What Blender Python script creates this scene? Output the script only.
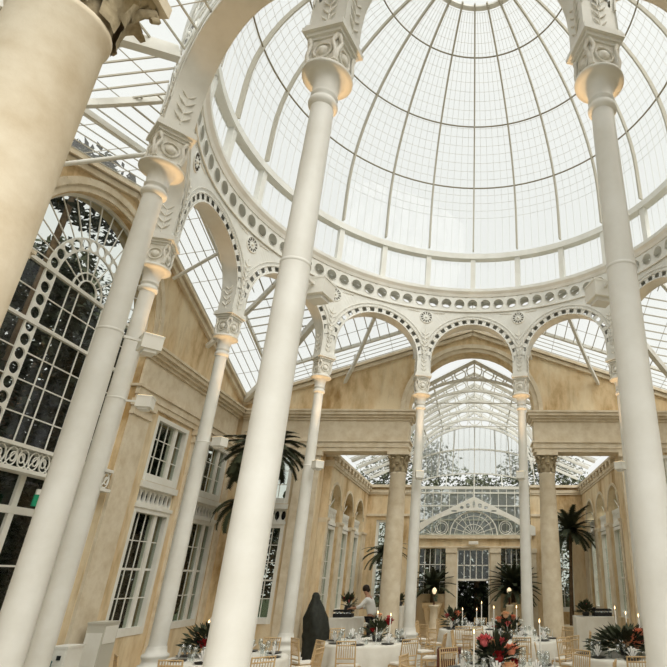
import bpy, bmesh, math, random
from mathutils import Vector, Matrix
R_=math.radians; PI=math.pi
sin,cos=math.sin,math.cos
random.seed(7)
scn=bpy.context.scene
for o in list(bpy.data.objects): bpy.data.objects.remove(o)
C=scn.collection
# ------------------------------------------------ camera, sky, light, exposure
cd=bpy.data.cameras.new('camera'); cam=bpy.data.objects.new('camera',cd); C.objects.link(cam)
cam.location=(0,0,2.0); cam.rotation_euler=(R_(90+24.53),0,R_(-1.084))
cd.sensor_width=36; cd.lens=538.06*36/667; cd.shift_x=-153.5/667; cd.clip_end=300; cd.clip_start=.05
scn.camera=cam
w=bpy.data.worlds.new('overcast'); scn.world=w; w.use_nodes=True
bg=w.node_tree.nodes['Background']; bg.inputs[0].default_value=(.985,1.0,.97,1); bg.inputs[1].default_value=.93
def sun(name,rot,st,ang,col):
    l=bpy.data.lights.new(name,'SUN'); l.energy=st; l.angle=R_(ang); l.color=col
    o=bpy.data.objects.new(name,l); C.objects.link(o); o.rotation_euler=[R_(a) for a in rot]; return o
sun('overcast_sun',(40,0,38),3.4,60,(1,.965,.90))
scn.view_settings.view_transform='Standard'; scn.view_settings.look='None'
scn.view_settings.exposure=0.0; scn.view_settings.gamma=1; scn.view_settings.use_curve_mapping=False
# ------------------------------------------------ materials
def mat(name,col,rough=.6,spec=.3,metal=0,noise=None,bump=0,emit=None,es=0,scale=3,vary=0):
    m=bpy.data.materials.new(name); m.use_nodes=True; nt=m.node_tree; b=nt.nodes['Principled BSDF']
    b.inputs['Base Color'].default_value=(*col,1); b.inputs['Roughness'].default_value=rough
    b.inputs['Specular IOR Level'].default_value=spec; b.inputs['Metallic'].default_value=metal
    if noise:
        tc=nt.nodes.new('ShaderNodeTexCoord'); n=nt.nodes.new('ShaderNodeTexNoise'); n.inputs['Scale'].default_value=scale
        n.inputs['Detail'].default_value=7; n.inputs['Roughness'].default_value=.62
        nt.links.new(tc.outputs['Object'],n.inputs['Vector'])
        r=nt.nodes.new('ShaderNodeValToRGB'); e=r.color_ramp.elements
        e[0].position=.30; e[0].color=(*noise,1); e[1].position=.62; e[1].color=(*col,1)
        nt.links.new(n.outputs['Fac'],r.inputs['Fac']); nt.links.new(r.outputs['Color'],b.inputs['Base Color'])
        if bump:
            bp=nt.nodes.new('ShaderNodeBump'); bp.inputs['Strength'].default_value=bump; bp.inputs['Distance'].default_value=.02
            nt.links.new(n.outputs['Fac'],bp.inputs['Height']); nt.links.new(bp.outputs['Normal'],b.inputs['Normal'])
    if emit: b.inputs['Emission Color'].default_value=(*emit,1); b.inputs['Emission Strength'].default_value=es
    return m
def glassmat(name,col=(1,1,1),gl=.05,dirt=.0,dcol=(.9,.9,.88)):
    m=bpy.data.materials.new(name); m.use_nodes=True; nt=m.node_tree; N=nt.nodes; L=nt.links
    N.remove(N['Principled BSDF']); out=N['Material Output']
    t=N.new('ShaderNodeBsdfTransparent'); t.inputs[0].default_value=(*col,1)
    g=N.new('ShaderNodeBsdfGlossy'); g.inputs['Roughness'].default_value=.06
    mx=N.new('ShaderNodeMixShader'); mx.inputs[0].default_value=gl
    L.new(t.outputs[0],mx.inputs[1]); L.new(g.outputs[0],mx.inputs[2]); last=mx
    if dirt:
        d=N.new('ShaderNodeBsdfTranslucent'); d.inputs[0].default_value=(*dcol,1)
        m2=N.new('ShaderNodeMixShader'); m2.inputs[0].default_value=dirt
        L.new(last.outputs[0],m2.inputs[1]); L.new(d.outputs[0],m2.inputs[2]); last=m2
    L.new(last.outputs[0],out.inputs[0]); return m
M={}
def stone():
    m=mat('bath_stone',(.74,.61,.42),.85,.15); nt=m.node_tree; N=nt.nodes; L=nt.links; b=N['Principled BSDF']
    tc=N.new('ShaderNodeTexCoord')
    def ns(sc,sz,d=6):
        mp=N.new('ShaderNodeMapping'); mp.inputs['Scale'].default_value=sz; L.new(tc.outputs['Object'],mp.inputs['Vector'])
        n=N.new('ShaderNodeTexNoise'); n.inputs['Scale'].default_value=sc; n.inputs['Detail'].default_value=d; n.inputs['Roughness'].default_value=.65
        L.new(mp.outputs[0],n.inputs['Vector']); return n
    a=ns(.9,(1,1,.45)); r=N.new('ShaderNodeValToRGB'); e=r.color_ramp.elements
    e[0].position=.33; e[0].color=(.42,.265,.11,1); e[1].position=.60; e[1].color=(.83,.70,.49,1)
    k=e.new(.46); k.color=(.73,.56,.34,1)
    L.new(a.outputs['Fac'],r.inputs['Fac'])
    c=ns(3.5,(1,1,.25)); r2=N.new('ShaderNodeValToRGB'); f=r2.color_ramp.elements
    f[0].position=.32; f[0].color=(.74,.70,.62,1); f[1].position=.52; f[1].color=(1,1,1,1)
    L.new(c.outputs['Fac'],r2.inputs['Fac'])
    mu=N.new('ShaderNodeMixRGB'); mu.blend_type='MULTIPLY'; mu.inputs[0].default_value=.8
    L.new(r.outputs[0],mu.inputs[1]); L.new(r2.outputs[0],mu.inputs[2]); L.new(mu.outputs[0],b.inputs['Base Color'])
    g=ns(22,(1,1,1)); bp=N.new('ShaderNodeBump'); bp.inputs['Strength'].default_value=.25; bp.inputs['Distance'].default_value=.02
    L.new(g.outputs['Fac'],bp.inputs['Height']); L.new(bp.outputs[0],b.inputs['Normal']); return m
M['stone']=stone()
M['stone_pale']=mat('pale_stone',(.79,.70,.545),.85,.15,noise=(.64,.53,.37),bump=.25,scale=3.2)
M['iron']=mat('white_painted_iron',(.82,.815,.765),.5,.35,noise=(.70,.685,.62),scale=1.3,bump=.05)
M['iron_orn']=mat('white_painted_ornament',(.87,.85,.79),.6,.3,noise=(.64,.60,.50),scale=9,bump=.3)
M['frame']=mat('white_window_paint',(.87,.86,.80),.5,.3,noise=(.78,.76,.68),scale=2)
M['bar']=mat('glazing_bar_paint',(.80,.79,.74),.6,.2)
M['rib']=mat('backlit_rib_paint',(.50,.47,.39),.6,.2)  # backlit shade of dome ribs, rafters and roof bars put into their colour
M['hoop']=mat('backlit_hoop_paint',(.27,.24,.17),.6,.2)  # hoops coloured darker to carry their backlit look from inside
M['hazy']=glassmat('hazy_glass',(.93,.95,.93),.03,.26)
M['glass']=glassmat('roof_glass',(.97,.98,.97),.03,.10)
M['wglass']=glassmat('window_glass',(.84,.87,.83),.05,0)
M['tglass']=glassmat('drinking_glass',(.93,.95,.94),.16,.06,(1,1,1))
M['floor']=mat('stone_floor',(.50,.44,.34),.7,.2,noise=(.36,.30,.22),scale=1.5)
M['lawn']=mat('lawn',(.03,.045,.018),.9,.1,noise=(.018,.028,.01),scale=2)
def leafm(n,a,b): return mat(n,a,.65,.2,noise=b,scale=1.4)
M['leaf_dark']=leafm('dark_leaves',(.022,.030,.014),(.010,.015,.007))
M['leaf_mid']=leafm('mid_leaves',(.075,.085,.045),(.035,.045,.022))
M['leaf_hazed']=leafm('hazed_leaves',(.17,.185,.12),(.10,.115,.07))  # leaf colour lightened to carry background haze on the trees beyond the end
M['palm']=leafm('palm_fronds',(.070,.080,.045),(.030,.038,.020))
M['bark']=mat('bark',(.14,.095,.055),.9,.1,noise=(.07,.045,.025),scale=8,bump=.4)
M['gold']=mat('limewash_gold_wood',(.66,.48,.27),.45,.4,noise=(.52,.35,.17),scale=6)
M['cushion']=mat('ivory_cushion',(.84,.80,.72),.8,.1)
M['cloth']=mat('white_linen',(.80,.78,.71),.85,.1,noise=(.72,.69,.61),scale=3)

M['wax']=mat('ivory_wax',(.88,.86,.80),.5,.3)
M['flame']=mat('flame',(1,.7,.35),.5,0,emit=(1,.68,.32),es=6)
M['china']=mat('dark_china',(.035,.035,.032),.3,.5)
M['silver']=mat('silver',(.7,.7,.68),.25,.5,metal=1)
M['napkin']=mat('white_napkin',(.86,.85,.82),.8,.1)
M['pink']=mat('pink_bloom',(.78,.20,.20),.7,.2,noise=(.62,.10,.12),scale=20)
M['coral']=mat('coral_bloom',(.85,.36,.22),.7,.2,noise=(.75,.24,.15),scale=20)
M['red']=mat('dark_red_bloom',(.42,.03,.03),.7,.2,noise=(.22,.01,.015),scale=20)
M['peach']=mat('peach_bloom',(.88,.60,.38),.7,.2,noise=(.85,.48,.28),scale=20)
M['white_fl']=mat('white_bloom',(.85,.83,.75),.7,.2)
M['black']=mat('black_plastic',(.02,.02,.02),.5,.3)
M['tarp']=mat('dark_cover',(.035,.038,.03),.7,.3,noise=(.018,.02,.015),scale=6,bump=.6)
M['slot']=mat('dark_slot',(.10,.09,.07),.9,.1)
M['grey']=mat('grey_cabinet',(.58,.56,.48),.6,.3)
M['skin']=mat('skin',(.45,.25,.16),.6,.3)
M['hair']=mat('dark_hair',(.025,.015,.01),.6,.3)
M['trouser']=mat('black_trousers',(.02,.02,.022),.8,.2)
M['shirt']=mat('white_shirt',(.80,.80,.78),.8,.1)
M['crate']=mat('dark_red_wood',(.11,.035,.02),.6,.3)
M['green']=mat('green_sign',(.01,.20,.10),.5,.3,emit=(.02,.45,.2),es=.12)
M['warmglass']=mat('warm_lamp',(1,.8,.5),.4,.2,emit=(1,.78,.5),es=.9)
M['blue']=mat('teal_plastic',(.01,.12,.14),.5,.3)
# ------------------------------------------------ mesh helpers
class MB:
    def __init__(s): s.v=[]; s.f=[]; s.s=[]
    def add(s,vs,fs,smooth=False,T=None):
        n=len(s.v)
        s.v+= [tuple(T@Vector(p)) for p in vs] if T else [tuple(p) for p in vs]
        for f in fs: s.f.append([i+n for i in f]); s.s.append(smooth)
        return s
    def box(s,x0,x1,y0,y1,z0,z1,T=None):
        v=[(x,y,z) for z in (z0,z1) for y in (y0,y1) for x in (x0,x1)]
        return s.add(v,[(0,2,3,1),(4,5,7,6),(0,1,5,4),(2,6,7,3),(0,4,6,2),(1,3,7,5)],False,T)
    def bar(s,p,q,w_,h_,up=(0,0,1)):
        p=Vector(p);q=Vector(q);d=(q-p)
        if d.length<1e-6: return s
        d.normalize(); u=Vector(up)
        if abs(d.dot(u))>.995: u=Vector((1,0,0))
        a=d.cross(u).normalized()*w_/2; b=a.cross(d).normalized()*h_/2
        v=[p-a-b,p+a-b,p+a+b,p-a+b,q-a-b,q+a-b,q+a+b,q-a+b]
        return s.add(v,[(0,3,2,1),(4,5,6,7),(0,1,5,4),(1,2,6,5),(2,3,7,6),(3,0,4,7)])
    def poly(s,P,w_,h_,up=(0,0,1)):
        for a,b in zip(P,P[1:]): s.bar(a,b,w_,h_,up)
        return s
    def tube(s,P,rad,n=8,cap=True):
        P=[Vector(p) for p in P]; 
        if not hasattr(rad,'__len__'): rad=[rad]*len(P)
        vs=[];ref=None
        for i,p in enumerate(P):
            d=(P[min(i+1,len(P)-1)]-P[max(i-1,0)]).normalized()
            if ref is None: ref=Vector((1,0,0)) if abs(d.x)<.9 else Vector((0,1,0))
            a=(ref-d*ref.dot(d)).normalized(); b=d.cross(a); ref=a
            for k in range(n):
                t=2*PI*k/n; vs.append(p+(a*cos(t)+b*sin(t))*rad[i])
        fs=[(i*n+k,i*n+(k+1)%n,(i+1)*n+(k+1)%n,(i+1)*n+k) for i in range(len(P)-1) for k in range(n)]
        s.add(vs,fs,True)
        if cap: s.add(vs[:n],[tuple(range(n))[::-1]]); s.add(vs[-n:],[tuple(range(n))])
        return s
    def lathe(s,prof,n=24,T=None,cx=0,cy=0,z0=0,wob=None):
        vs=[]
        for r,z in prof:
            for k in range(n):
                t=2*PI*k/n; rr=r*(wob(t,z) if wob else 1); vs.append((cx+rr*cos(t),cy+rr*sin(t),z0+z))
        fs=[(i*n+k,i*n+(k+1)%n,(i+1)*n+(k+1)%n,(i+1)*n+k) for i in range(len(prof)-1) for k in range(n)]
        return s.add(vs,fs,True,T)
    def ball(s,c,r,n=10,m=6,T=None,sc=(1,1,1)):
        prof=[(r*sin(PI*i/m)+1e-4,-r*cos(PI*i/m)) for i in range(m+1)]
        Tm=Matrix.Translation(c)@Matrix.Diagonal((*sc,1))
        if T: Tm=T@Tm
        return s.lathe(prof,n,Tm)
    def build(s,name,m,parent=None):
        me=bpy.data.meshes.new(name); me.from_pydata(s.v,[],s.f); me.materials.append(M[m] if isinstance(m,str) else m)
        me.polygons.foreach_set('use_smooth',s.s); me.update()
        o=bpy.data.objects.new(name,me); C.objects.link(o)
        if parent: o.parent=parent
        return o
def bmobj(name,bm,m,parent=None):
    bmesh.ops.recalc_face_normals(bm,faces=bm.faces)
    me=bpy.data.meshes.new(name); bm.to_mesh(me); bm.free(); me.materials.append(M[m])
    o=bpy.data.objects.new(name,me); C.objects.link(o)
    if parent: o.parent=parent
    return o
def plate(bm,outer,holes,w0,w1,mp):
    """flat plate with holes, thickness w0..w1, mapped by mp(u,w,z)"""
    start=len(bm.verts); loops=[outer]+list(holes)
    fr=[];ed=[]
    for L in loops:
        vs=[bm.verts.new((u,z,0)) for u,z in L]; fr.append(vs)
        ed+=[bm.edges.new((vs[i],vs[(i+1)%len(vs)])) for i in range(len(vs))]
    g=bmesh.ops.triangle_fill(bm,use_beauty=True,use_dissolve=False,edges=ed,normal=(0,0,1))
    faces=[f for f in g['geom'] if isinstance(f,bmesh.types.BMFace)]
    bk={}
    for vs in fr:
        for v in vs: bk[v]=bm.verts.new((v.co.x,v.co.y,1))
    for f in faces: bm.faces.new([bk[v] for v in reversed(f.verts)])
    for vs in fr:
        for i in range(len(vs)):
            a,b=vs[i],vs[(i+1)%len(vs)]; bm.faces.new((a,b,bk[b],bk[a]))
    for vs in fr:
        for v in vs:
            u,z=v.co.x,v.co.y; v.co=mp(u,w0,z); bk[v].co=mp(u,w1,z)
def arc(cu,cz,r,a0,a1,n): return [(cu+r*cos(R_(a0+(a1-a0)*i/n)),cz+r*sin(R_(a0+(a1-a0)*i/n))) for i in range(n+1)]
def rect(u0,u1,z0,z1): return [(u0,z0),(u1,z0),(u1,z1),(u0,z1)]
def tag(o,label,cat,group=None,kind=None):
    o['label']=label; o['category']=cat
    if group: o['group']=group
    if kind: o['kind']=kind
    return o
def thing(name,loc,label,cat,rz=0,group=None):
    o=bpy.data.objects.new(name,None); C.objects.link(o); o.location=loc; o.rotation_euler=(0,0,rz); o.empty_display_size=.2
    return tag(o,label,cat,group)
def st(o): o['kind']='structure'; return o
def sroot(name,loc=(0,0,0)):
    o=bpy.data.objects.new(name,None); C.objects.link(o); o.location=loc; o['kind']='structure'; return o
KIDS={}
def copy_tree(o,parent=None):
    c=o.copy(); C.objects.link(c)
    if parent: c.parent=parent
    for ch in kids(o): copy_tree(ch,c)
    return c
def kids(o): return [x for x in list(C.objects) if x.parent==o]
def dup(root,loc,rz,label,group=None):
    c=copy_tree(root); c.location=loc; c.rotation_euler=(0,0,rz); c['label']=label
    if group: c['group']=group
    return c
XC,YC,RR=-.175,9.85,5.79
def cyl(th,r,z): return Vector((XC+r*sin(th),YC+r*cos(th),z))
# ------------------------------------------------ setting: floor, ground, walls
b=MB(); b.box(-8.3,8.0,-1.5,25.0,-.2,0); st(b.build('floor','floor'))
b=MB(); b.box(-60,60,-30,80,-.5,-.25); st(b.build('trim_1','lawn'))
HX,HY=7.55,7.4
def wmap(side):
    out={'left':(-1,0),'right':(1,0),'far':(0,1),'near':(0,-1)}[side]; D=HX if side in('left','right') else HY
    ud={'left':(0,1),'right':(0,1),'far':(1,0),'near':(1,0)}[side]
    return lambda u,w_,z: Vector((XC+out[0]*(D+w_)+ud[0]*u, YC+out[1]*(D+w_)+ud[1]*u, z))
def wbox(b,mp,u0,u1,w0,w1,z0,z1):
    v=[mp(u,w_,z) for z in (z0,z1) for w_ in (w0,w1) for u in (u0,u1)]
    b.add(v,[(0,2,3,1),(4,5,7,6),(0,1,5,4),(2,6,7,3),(0,4,6,2),(1,3,7,5)]); return b
def gz(u): return 10.0-.345*abs(u)
def entab(b,mp,u0,u1,back=.5,both=True):
    for z0,z1,p in ((5.7,5.82,.06),(5.82,5.99,.09),(5.99,6.05,.13),(6.05,6.7,.05),(6.7,6.78,.10),(6.78,6.86,.17),(6.86,6.96,.24),(6.96,7.02,.28)):
        wbox(b,mp,u0-(p if u0>-7 else 0),u1+(p if u1<7 else 0),-p,back+(p if both else 0),z0,z1)
def window(root,mp,u0,u1,z0,z1,cols,rows,mull,side_cols,wo=.10):
    """white frame, bars, panes; mull = fraction where a thick mullion stands"""
    f=MB(); F=.11
    wbox(f,mp,u0,u0+F,wo-.1,wo+.08,z0,z1); wbox(f,mp,u1-F,u1,wo-.1,wo+.08,z0,z1)
    wbox(f,mp,u0+F,u1-F,wo-.12,wo+.08,z0,z0+.16); wbox(f,mp,u0+F,u1-F,wo-.1,wo+.08,z1-.1,z1)
    um=u0+(u1-u0)*mull if mull else None
    if um is not None: wbox(f,mp,um-.07,um+.07,wo-.04,wo+.08,z0+.16,z1-.1)
    fr=f.build('window_frame','frame',root)
    g=MB()
    sect=[(u0+F,(um-.07) if um is not None else u1-F,cols)]
    if um is not None: sect.append((um+.07,u1-F,side_cols))
    for a,c,n in sect:
        for i in range(1,n):
            x=a+(c-a)*i/n; wbox(g,mp,x-.011,x+.011,wo-.008,wo+.012,z0+.16,z1-.1)
        for j in range(1,rows):
            z=z0+.16+(z1-z0-.26)*j/rows; t=.024 if rows>3 and j==rows//2 else .011
            wbox(g,mp,a,c,wo-.008,wo+.012,z-t,z+t)
    g.build('glazing_bar','frame',root)
    p=MB(); wbox(p,mp,u0+F,u1-F,wo+.005,wo+.012,z0+.16,z1-.1); p.build('pane','wglass',root)
def grille(root,mp,u0,u1,z0,z1,wo=.05):
    n=max(3,round((u1-u0)/.2)); bm=bmesh.new(); dz=z1-z0; holes=[]
    du=(u1-u0)/n
    for i in range(n):
        cu=u0+du*(i+.5); holes.append([(cu+du*.40*cos(t*PI/6),(z0+z1)/2+dz*.38*sin(t*PI/6)) for t in range(12)])
    plate(bm,rect(u0,u1,z0,z1),holes,wo,wo+.06,mp)
    bmobj('pierced_panel',bm,'frame',root)
wn=[0]
def wroot():
    wn[0]+=1; return sroot('window_%d'%wn[0])
def cross_wall(side):
    mp=wmap(side); bm=bmesh.new()
    far=side in('far','near')
    if far:
        wins=[(-6.95,-5.6),(5.6,6.95)]
        outer=[(-7.9,0),(-4.75,0),(-4.75,5.75),(-2.05,5.75)]+[(-2.05,7.07)]+arc(0,7.07,2.05,180,0,24)[1:-1]+[(2.05,7.07),(2.05,5.75),(4.75,5.75),(4.75,0),(7.9,0),(7.9,gz(7.9)),(0,10.0),(-7.9,gz(7.9))]
    else:
        wins=[(3.0,4.55),(5.6,7.1),(-4.55,-3.0),(-7.1,-5.6)]
        outer=[(-7.9,0),(-2.2,0),(-2.2,7.15)]+arc(-.15,7.15,2.05,180,0,24)[1:-1]+[(1.9,7.15),(1.9,0),(7.9,0),(7.9,gz(7.9)),(0,10.0),(-7.9,gz(7.9))]
    holes=[]
    for a,c in wins: holes+= [rect(a,c,.85,3.98),rect(a,c,4.1,5.62)]
    plate(bm,outer,holes,0,.5,mp)
    st(bmobj('wall_'+side,bm,'stone'))
    e=MB(); AU,AZ=(0,7.07) if far else (-.15,7.15)
    if far: entab(e,mp,-7.4,-2.083); entab(e,mp,2.083,7.4)
    else: entab(e,mp,-7.2,-2.292,.3,False); entab(e,mp,1.992,7.2,.3,False)
    # arch moulding and impost, gable coping
    for r0,r1,p in ((2.08,2.22,.03),(2.22,2.36,.07)):
        A=arc(AU,AZ,(r0+r1)/2,0,180,24)
        for (u0,z0),(u1,z1) in zip(A,A[1:]): e.bar(mp(u0,-p/2,z0),mp(u1,-p/2,z1),p,r1-r0,up=Vector((0,0,1)) if abs(u0-AU)<.3 else mp(u0,0,z0)-mp(AU,0,AZ))
    for s in (-1,1):
        e.bar(mp(0,.2,9.96),mp(s*7.6,.2,gz(7.6)-.04),.72,.10); e.bar(mp(0,-.04,9.82),mp(s*7.5,-.04,gz(7.5)-.18),.10,.12)
    # pilasters
    pl=[(-5.5,-4.765),(4.765,5.5)] if far else [(-2.9,-2.215),(1.915,2.6),(-5.4,-4.75),(4.75,5.4),(7.15,7.5),(-7.5,-7.15)]
    for a,c in pl:
        wbox(e,mp,a,c,-.07,0,0,5.35); wbox(e,mp,a-.04,c+.04,-.12,0,0,.5); wbox(e,mp,a-.03,c+.03,-.11,0,5.35,5.42); wbox(e,mp,a-.06,c+.06,-.16,0,5.55,5.7); wbox(e,mp,a-.01,c+.01,-.09,0,5.42,5.55)
    st(e.build('trim_'+side,'stone_pale'))
    for a,c in wins:
        r=wroot()
        if far:
            window(r,mp,a,c,.85,3.5,2,5,.5,2); window(r,mp,a,c,4.1,5.62,2,3,.5,2)
        else:
            m_=.68 
            window(r,mp,a,c,.85,3.5,3,4,m_,1); window(r,mp,a,c,4.1,5.62,3,3,m_,1)
        wb=MB(); wbox(wb,mp,a-.03,c+.03,-.03,.1,3.5,3.58); wbox(wb,mp,a-.03,c+.03,-.05,.1,3.94,4.08); wb.build('ledge','frame',r)
        wb=MB(); wbox(wb,mp,a,c,.2,.22,3.58,3.94); wb.build('backing','black',r)
        grille(r,mp,a,c,3.58,3.94)
for s_ in ('far','left','right','near'): cross_wall(s_)
# ------------------------------------------------ great arched windows of the side walls
def big_window(side):
    mp0=wmap(side); mp=lambda u,w_,z: mp0(u-.15,w_,z); r=wroot(); wo=.17; cz=7.24
    f=MB()
    def fb(u0,u1,z0,z1,d=.04): wbox(f,mp,u0,u1,wo-d,wo+d,z0,z1)
    A=arc(0,7.15,2.02,0,180,28)
    for (u0,z0),(u1,z1) in zip(A,A[1:]): f.bar(mp(u0,wo,z0),mp(u1,wo,z1),.08,.07)
    fb(-2.06,-1.97,0,7.15); fb(1.97,2.06,0,7.15)
    for z,t in ((7.20,.035),(6.14,.03),(3.07,.06),(4.05,.05)): fb(-1.98,1.98,z-t,z+t,.035)
    f.build('window_frame','frame',r)
    bm=bmesh.new(); R0,R1=.85,1.12; holes=[]
    rm=(R0+R1)/2; n=13
    for i in range(n):
        a=PI*(i+.5)/n; cu,c_=rm*cos(a),cz+rm*sin(a); holes.append([(cu+.105*cos(t*PI/7),c_+.105*sin(t*PI/7)) for t in range(14)])
    for s in (-1,1):
        for j in range(12):
            z=cz-.14-j*.26; holes.append([(s*rm+.108*cos(t*PI/7),z+.108*sin(t*PI/7)) for t in range(14)])
    o=[(-R1,4.1)]+arc(0,cz,R1,180,0,28)+[(R1,4.1),(R0,4.1)]+arc(0,cz,R0,0,180,24)+[(-R0,4.1)]
    plate(bm,o,holes,wo-.02,wo+.012,mp); bmobj('pierced_band',bm,'frame',r)
    g=MB()
    def gb(p,q,t=.02): g.bar(mp(p[0],wo,p[1]),mp(q[0],wo,q[1]),t,t)
    for z in (6.68,5.61,5.14,4.60):
        for a_,c_ in ((-.85,.85),(-1.96,-1.12),(1.12,1.96)): gb((a_,z),(c_,z))
    for u in (-.45,-.2,.28,.53): gb((u,4.05),(u,7.2),.018)
    for k in range(9):
        a=PI*k/8; gb((.26*cos(a),cz+.26*sin(a)),(.86*cos(a),cz+.86*sin(a)),.018)
    for rr in (.26,.42):
        A=arc(0,cz,rr,0,180,16)
        for p,q in zip(A,A[1:]): gb(p,q,.028)
    for k in range(17):
        a=PI*(k+.5)/17; gb((1.12*cos(a),cz+1.12*sin(a)),(2.0*cos(a),7.15+2.0*sin(a)),.018)
    for s in (-1,1): gb((s*1.55,3.2),(s*1.55,7.15))
    for u in (-1.3,-.65,0,.65,1.3): g.bar(mp(u,wo,0),mp(u,wo,3.7),.08 if u else .12,.05)
    for z in (.6,1.4,2.2): gb((-1.96,z),(1.96,z),.03)
    g.build('glazing_bar','frame',r)
    p=MB(); V=[mp(u,wo+.02,z) for u,z in [(-2,0)]+arc(0,7.15,2.0,180,0,24)+[(2,0)]]; p.add(V,[tuple(range(len(V)))]); p.build('pane','wglass',r)
    q=MB()
    for z,d in ((3.66,.22),(4.05,.18)): wbox(q,mp,-1.98,1.98,-d+.1,.13,z-.03,z+.03)
    for k in range(16):
        cu=-1.85+k*.247
        for rr in (.11,.055):
            P=[mp(cu+rr*cos(t*PI/7)+(.11-rr)*(.5 if k%2 else -.5),-.03,3.855+rr*1.35*sin(t*PI/7)) for t in range(15)]
            q.tube(P,.014,5)
        P=[mp(cu-.12+.24*t/6,-.03,3.7+.31*(t/6 if k%2 else 1-t/6)) for t in range(7)]; q.tube(P,.012,5)
    q.build('scrolled_balcony','frame',r)
big_window('left'); big_window('right')
# ------------------------------------------------ glazed roof over the square
def zroof(x,y):
    dx=abs(x-XC)*7.5/HX; dy=abs(y-YC)*7.5/HY
    a,b_=(dx,dy) if dx>dy else (dy,dx)
    return 10.0-.345*b_+.2*(7.5-a)
def on(side,d,t):
    """point at distance d from the centre towards a wall, t sideways"""
    sx,sy=HX/7.5,HY/7.5
    x,y={'far':(t*sx,d*sy),'near':(t*sx,-d*sy),'left':(-d*sx,t*sy),'right':(d*sx,t*sy)}[side]
    x+=XC;y+=YC; return Vector((x,y,zroof(x,y)))
roof=thing('square_glass_roof',(0,0,0),'sloping glazed roof between the white iron arcade and the stone gables','roof')
gm=MB(); 
n=96;rows=5; vs=[]
for i in range(n):
    t=2*PI*i/n; m_=max(abs(sin(t)),abs(cos(t)))
    for j in range(rows+1):
        rb=5.98; ro=7.5/m_; r=rb+(ro-rb)*j/rows; x=XC+r*sin(t)*(HX/7.5 if j else 1); y=YC+r*cos(t)*(HY/7.5 if j else 1); vs.append((x,y,zroof(x,y)+.04))
gm.add(vs,[(i*(rows+1)+j,i*(rows+1)+j+1,((i+1)%n)*(rows+1)+j+1,((i+1)%n)*(rows+1)+j) for i in range(n) for j in range(rows)])
gm.build('roof_glass','glass',roof)
fb_=MB(); th_=MB()
for side in ('far','left','right','near'):
    sidew=side in('left','right')
    d=7.34
    while d>6.45:
        th_.bar(on(side,d,-d),on(side,d,0),.014,.02); th_.bar(on(side,d,0),on(side,d,d),.014,.02); d-=.21
    if sidew:
        d=6.2
        while d>3.3:
            t0=math.sqrt(max(0,6.0**2-d*d)); t1=min(d,3.3)
            if t0<t1:
                for s in (-1,1): th_.bar(on(side,d,s*t0),on(side,d,s*t1),.016,.022)
            d-=.26
    t=-7.2
    while t<7.25:
        a=max(6.4,abs(t)); n_=round((t+7.2)/.3)
        if a<7.4 and n_%3==0: th_.bar(on(side,a,t),on(side,7.5,t),.010,.012)
        lo=max(abs(t),math.sqrt(max(0,6.0**2-t*t)))
        if lo<6.35 and (not sidew or abs(t)>3.3):
            pts=[on(side,lo+(6.4-lo)*k/3,t) for k in range(4)]; fb_.poly(pts,.018,.035)
        t+=.3
    for d in (5.7,5.0):
        t0=math.sqrt(max(0,6.0**2-d*d))
        if t0<d:
            for s in (-1,1): th_.bar(on(side,d,s*t0),on(side,d,s*d),.010,.012)
fb_.build('rafter','rib',roof); th_.build('glazing_bar','rib',roof)
for side in ('far','left','right','near'):
    q=MB(); q.bar(on(side,6.4,-6.4),on(side,6.4,0),.07,.1); q.bar(on(side,6.4,6.4),on(side,6.4,0),.07,.1); q.build('purlin','iron',roof)
for k in range(4):
    a=PI/4+k*PI/2; q=MB(); P=[]
    for j in range(9):
        s=j/8; r=10.55+(6.05-10.55)*s; x=XC+r*sin(a)*HX/7.5; y=YC+r*cos(a)*HY/7.5; P.append((x,y,zroof(x,y)-.08-.35*sin(PI*s)*(1-s)*.6))
    q.poly(P,.15,.2); q.build('valley_beam','iron',roof)
for k in range(4):
    for s in (-1,1):
        a=k*PI/2+s*R_(30); m_=max(abs(sin(a)),abs(cos(a))); q=MB(); P=[]
        for j in range(7):
            f=j/6; r=7.5/m_+(5.95-7.5/m_)*f; P.append((XC+r*sin(a),YC+r*cos(a),8.0+(9.55-8.0)*f-.12*sin(PI*f)))
        q.poly(P,.09,.12); q.tube([P[2],Vector(P[2])+Vector((0,0,.35))],.03,6); q.build('strut','iron',roof)
        a2=k*PI/2+s*R_(15); out=Vector((sin(k*PI/2),cos(k*PI/2),0)); tn=Vector((cos(k*PI/2),-sin(k*PI/2),0))
        p0=Vector((XC,YC,0))+out*7.5+tn*s*2.05+Vector((0,0,8.88)); p1=cyl(a2,5.9,9.75)
        q=MB(); q.tube([p0,p1],.045,8); q.build('tie_strut','iron',roof)
# ------------------------------------------------ dome
dome=thing('glass_dome',(0,0,0),'great glazed dome of slim white iron ribs above the round arcade','dome')
ZS,RS=13.3,5.8
def dp(th,ph,r=RS): return cyl(th,r*cos(ph),ZS+r*sin(ph))
def drum(th,z,r=RS): return cyl(th,r,z)
for k in range(24):
    a=k*PI/12; q=MB(); rad=Vector((sin(a),cos(a),0))
    P=[drum(a,12.2,RS-.08)]+[dp(a,R_(ph),RS-.08) for ph in range(0,80,5)]
    tan=Vector((cos(a),-sin(a),0))
    for p0,p1 in zip(P,P[1:]):
        d=(p1-p0).normalized(); nrm=tan.cross(d); q.bar(p0,p1,.05,.13,up=nrm)
    q.build('rib','rib',dome)
for k in range(24):
    a=k*PI/12; q=MB(); t=Vector((cos(a),-sin(a),0)); rd=Vector((sin(a),cos(a),0)); p0=drum(a,10.6,RS-.05); p1=drum(a,11.85,RS-.05)
    q.bar(p0,p1,.16,.16,up=rd); q.build('drum_post','iron',dome)
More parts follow.
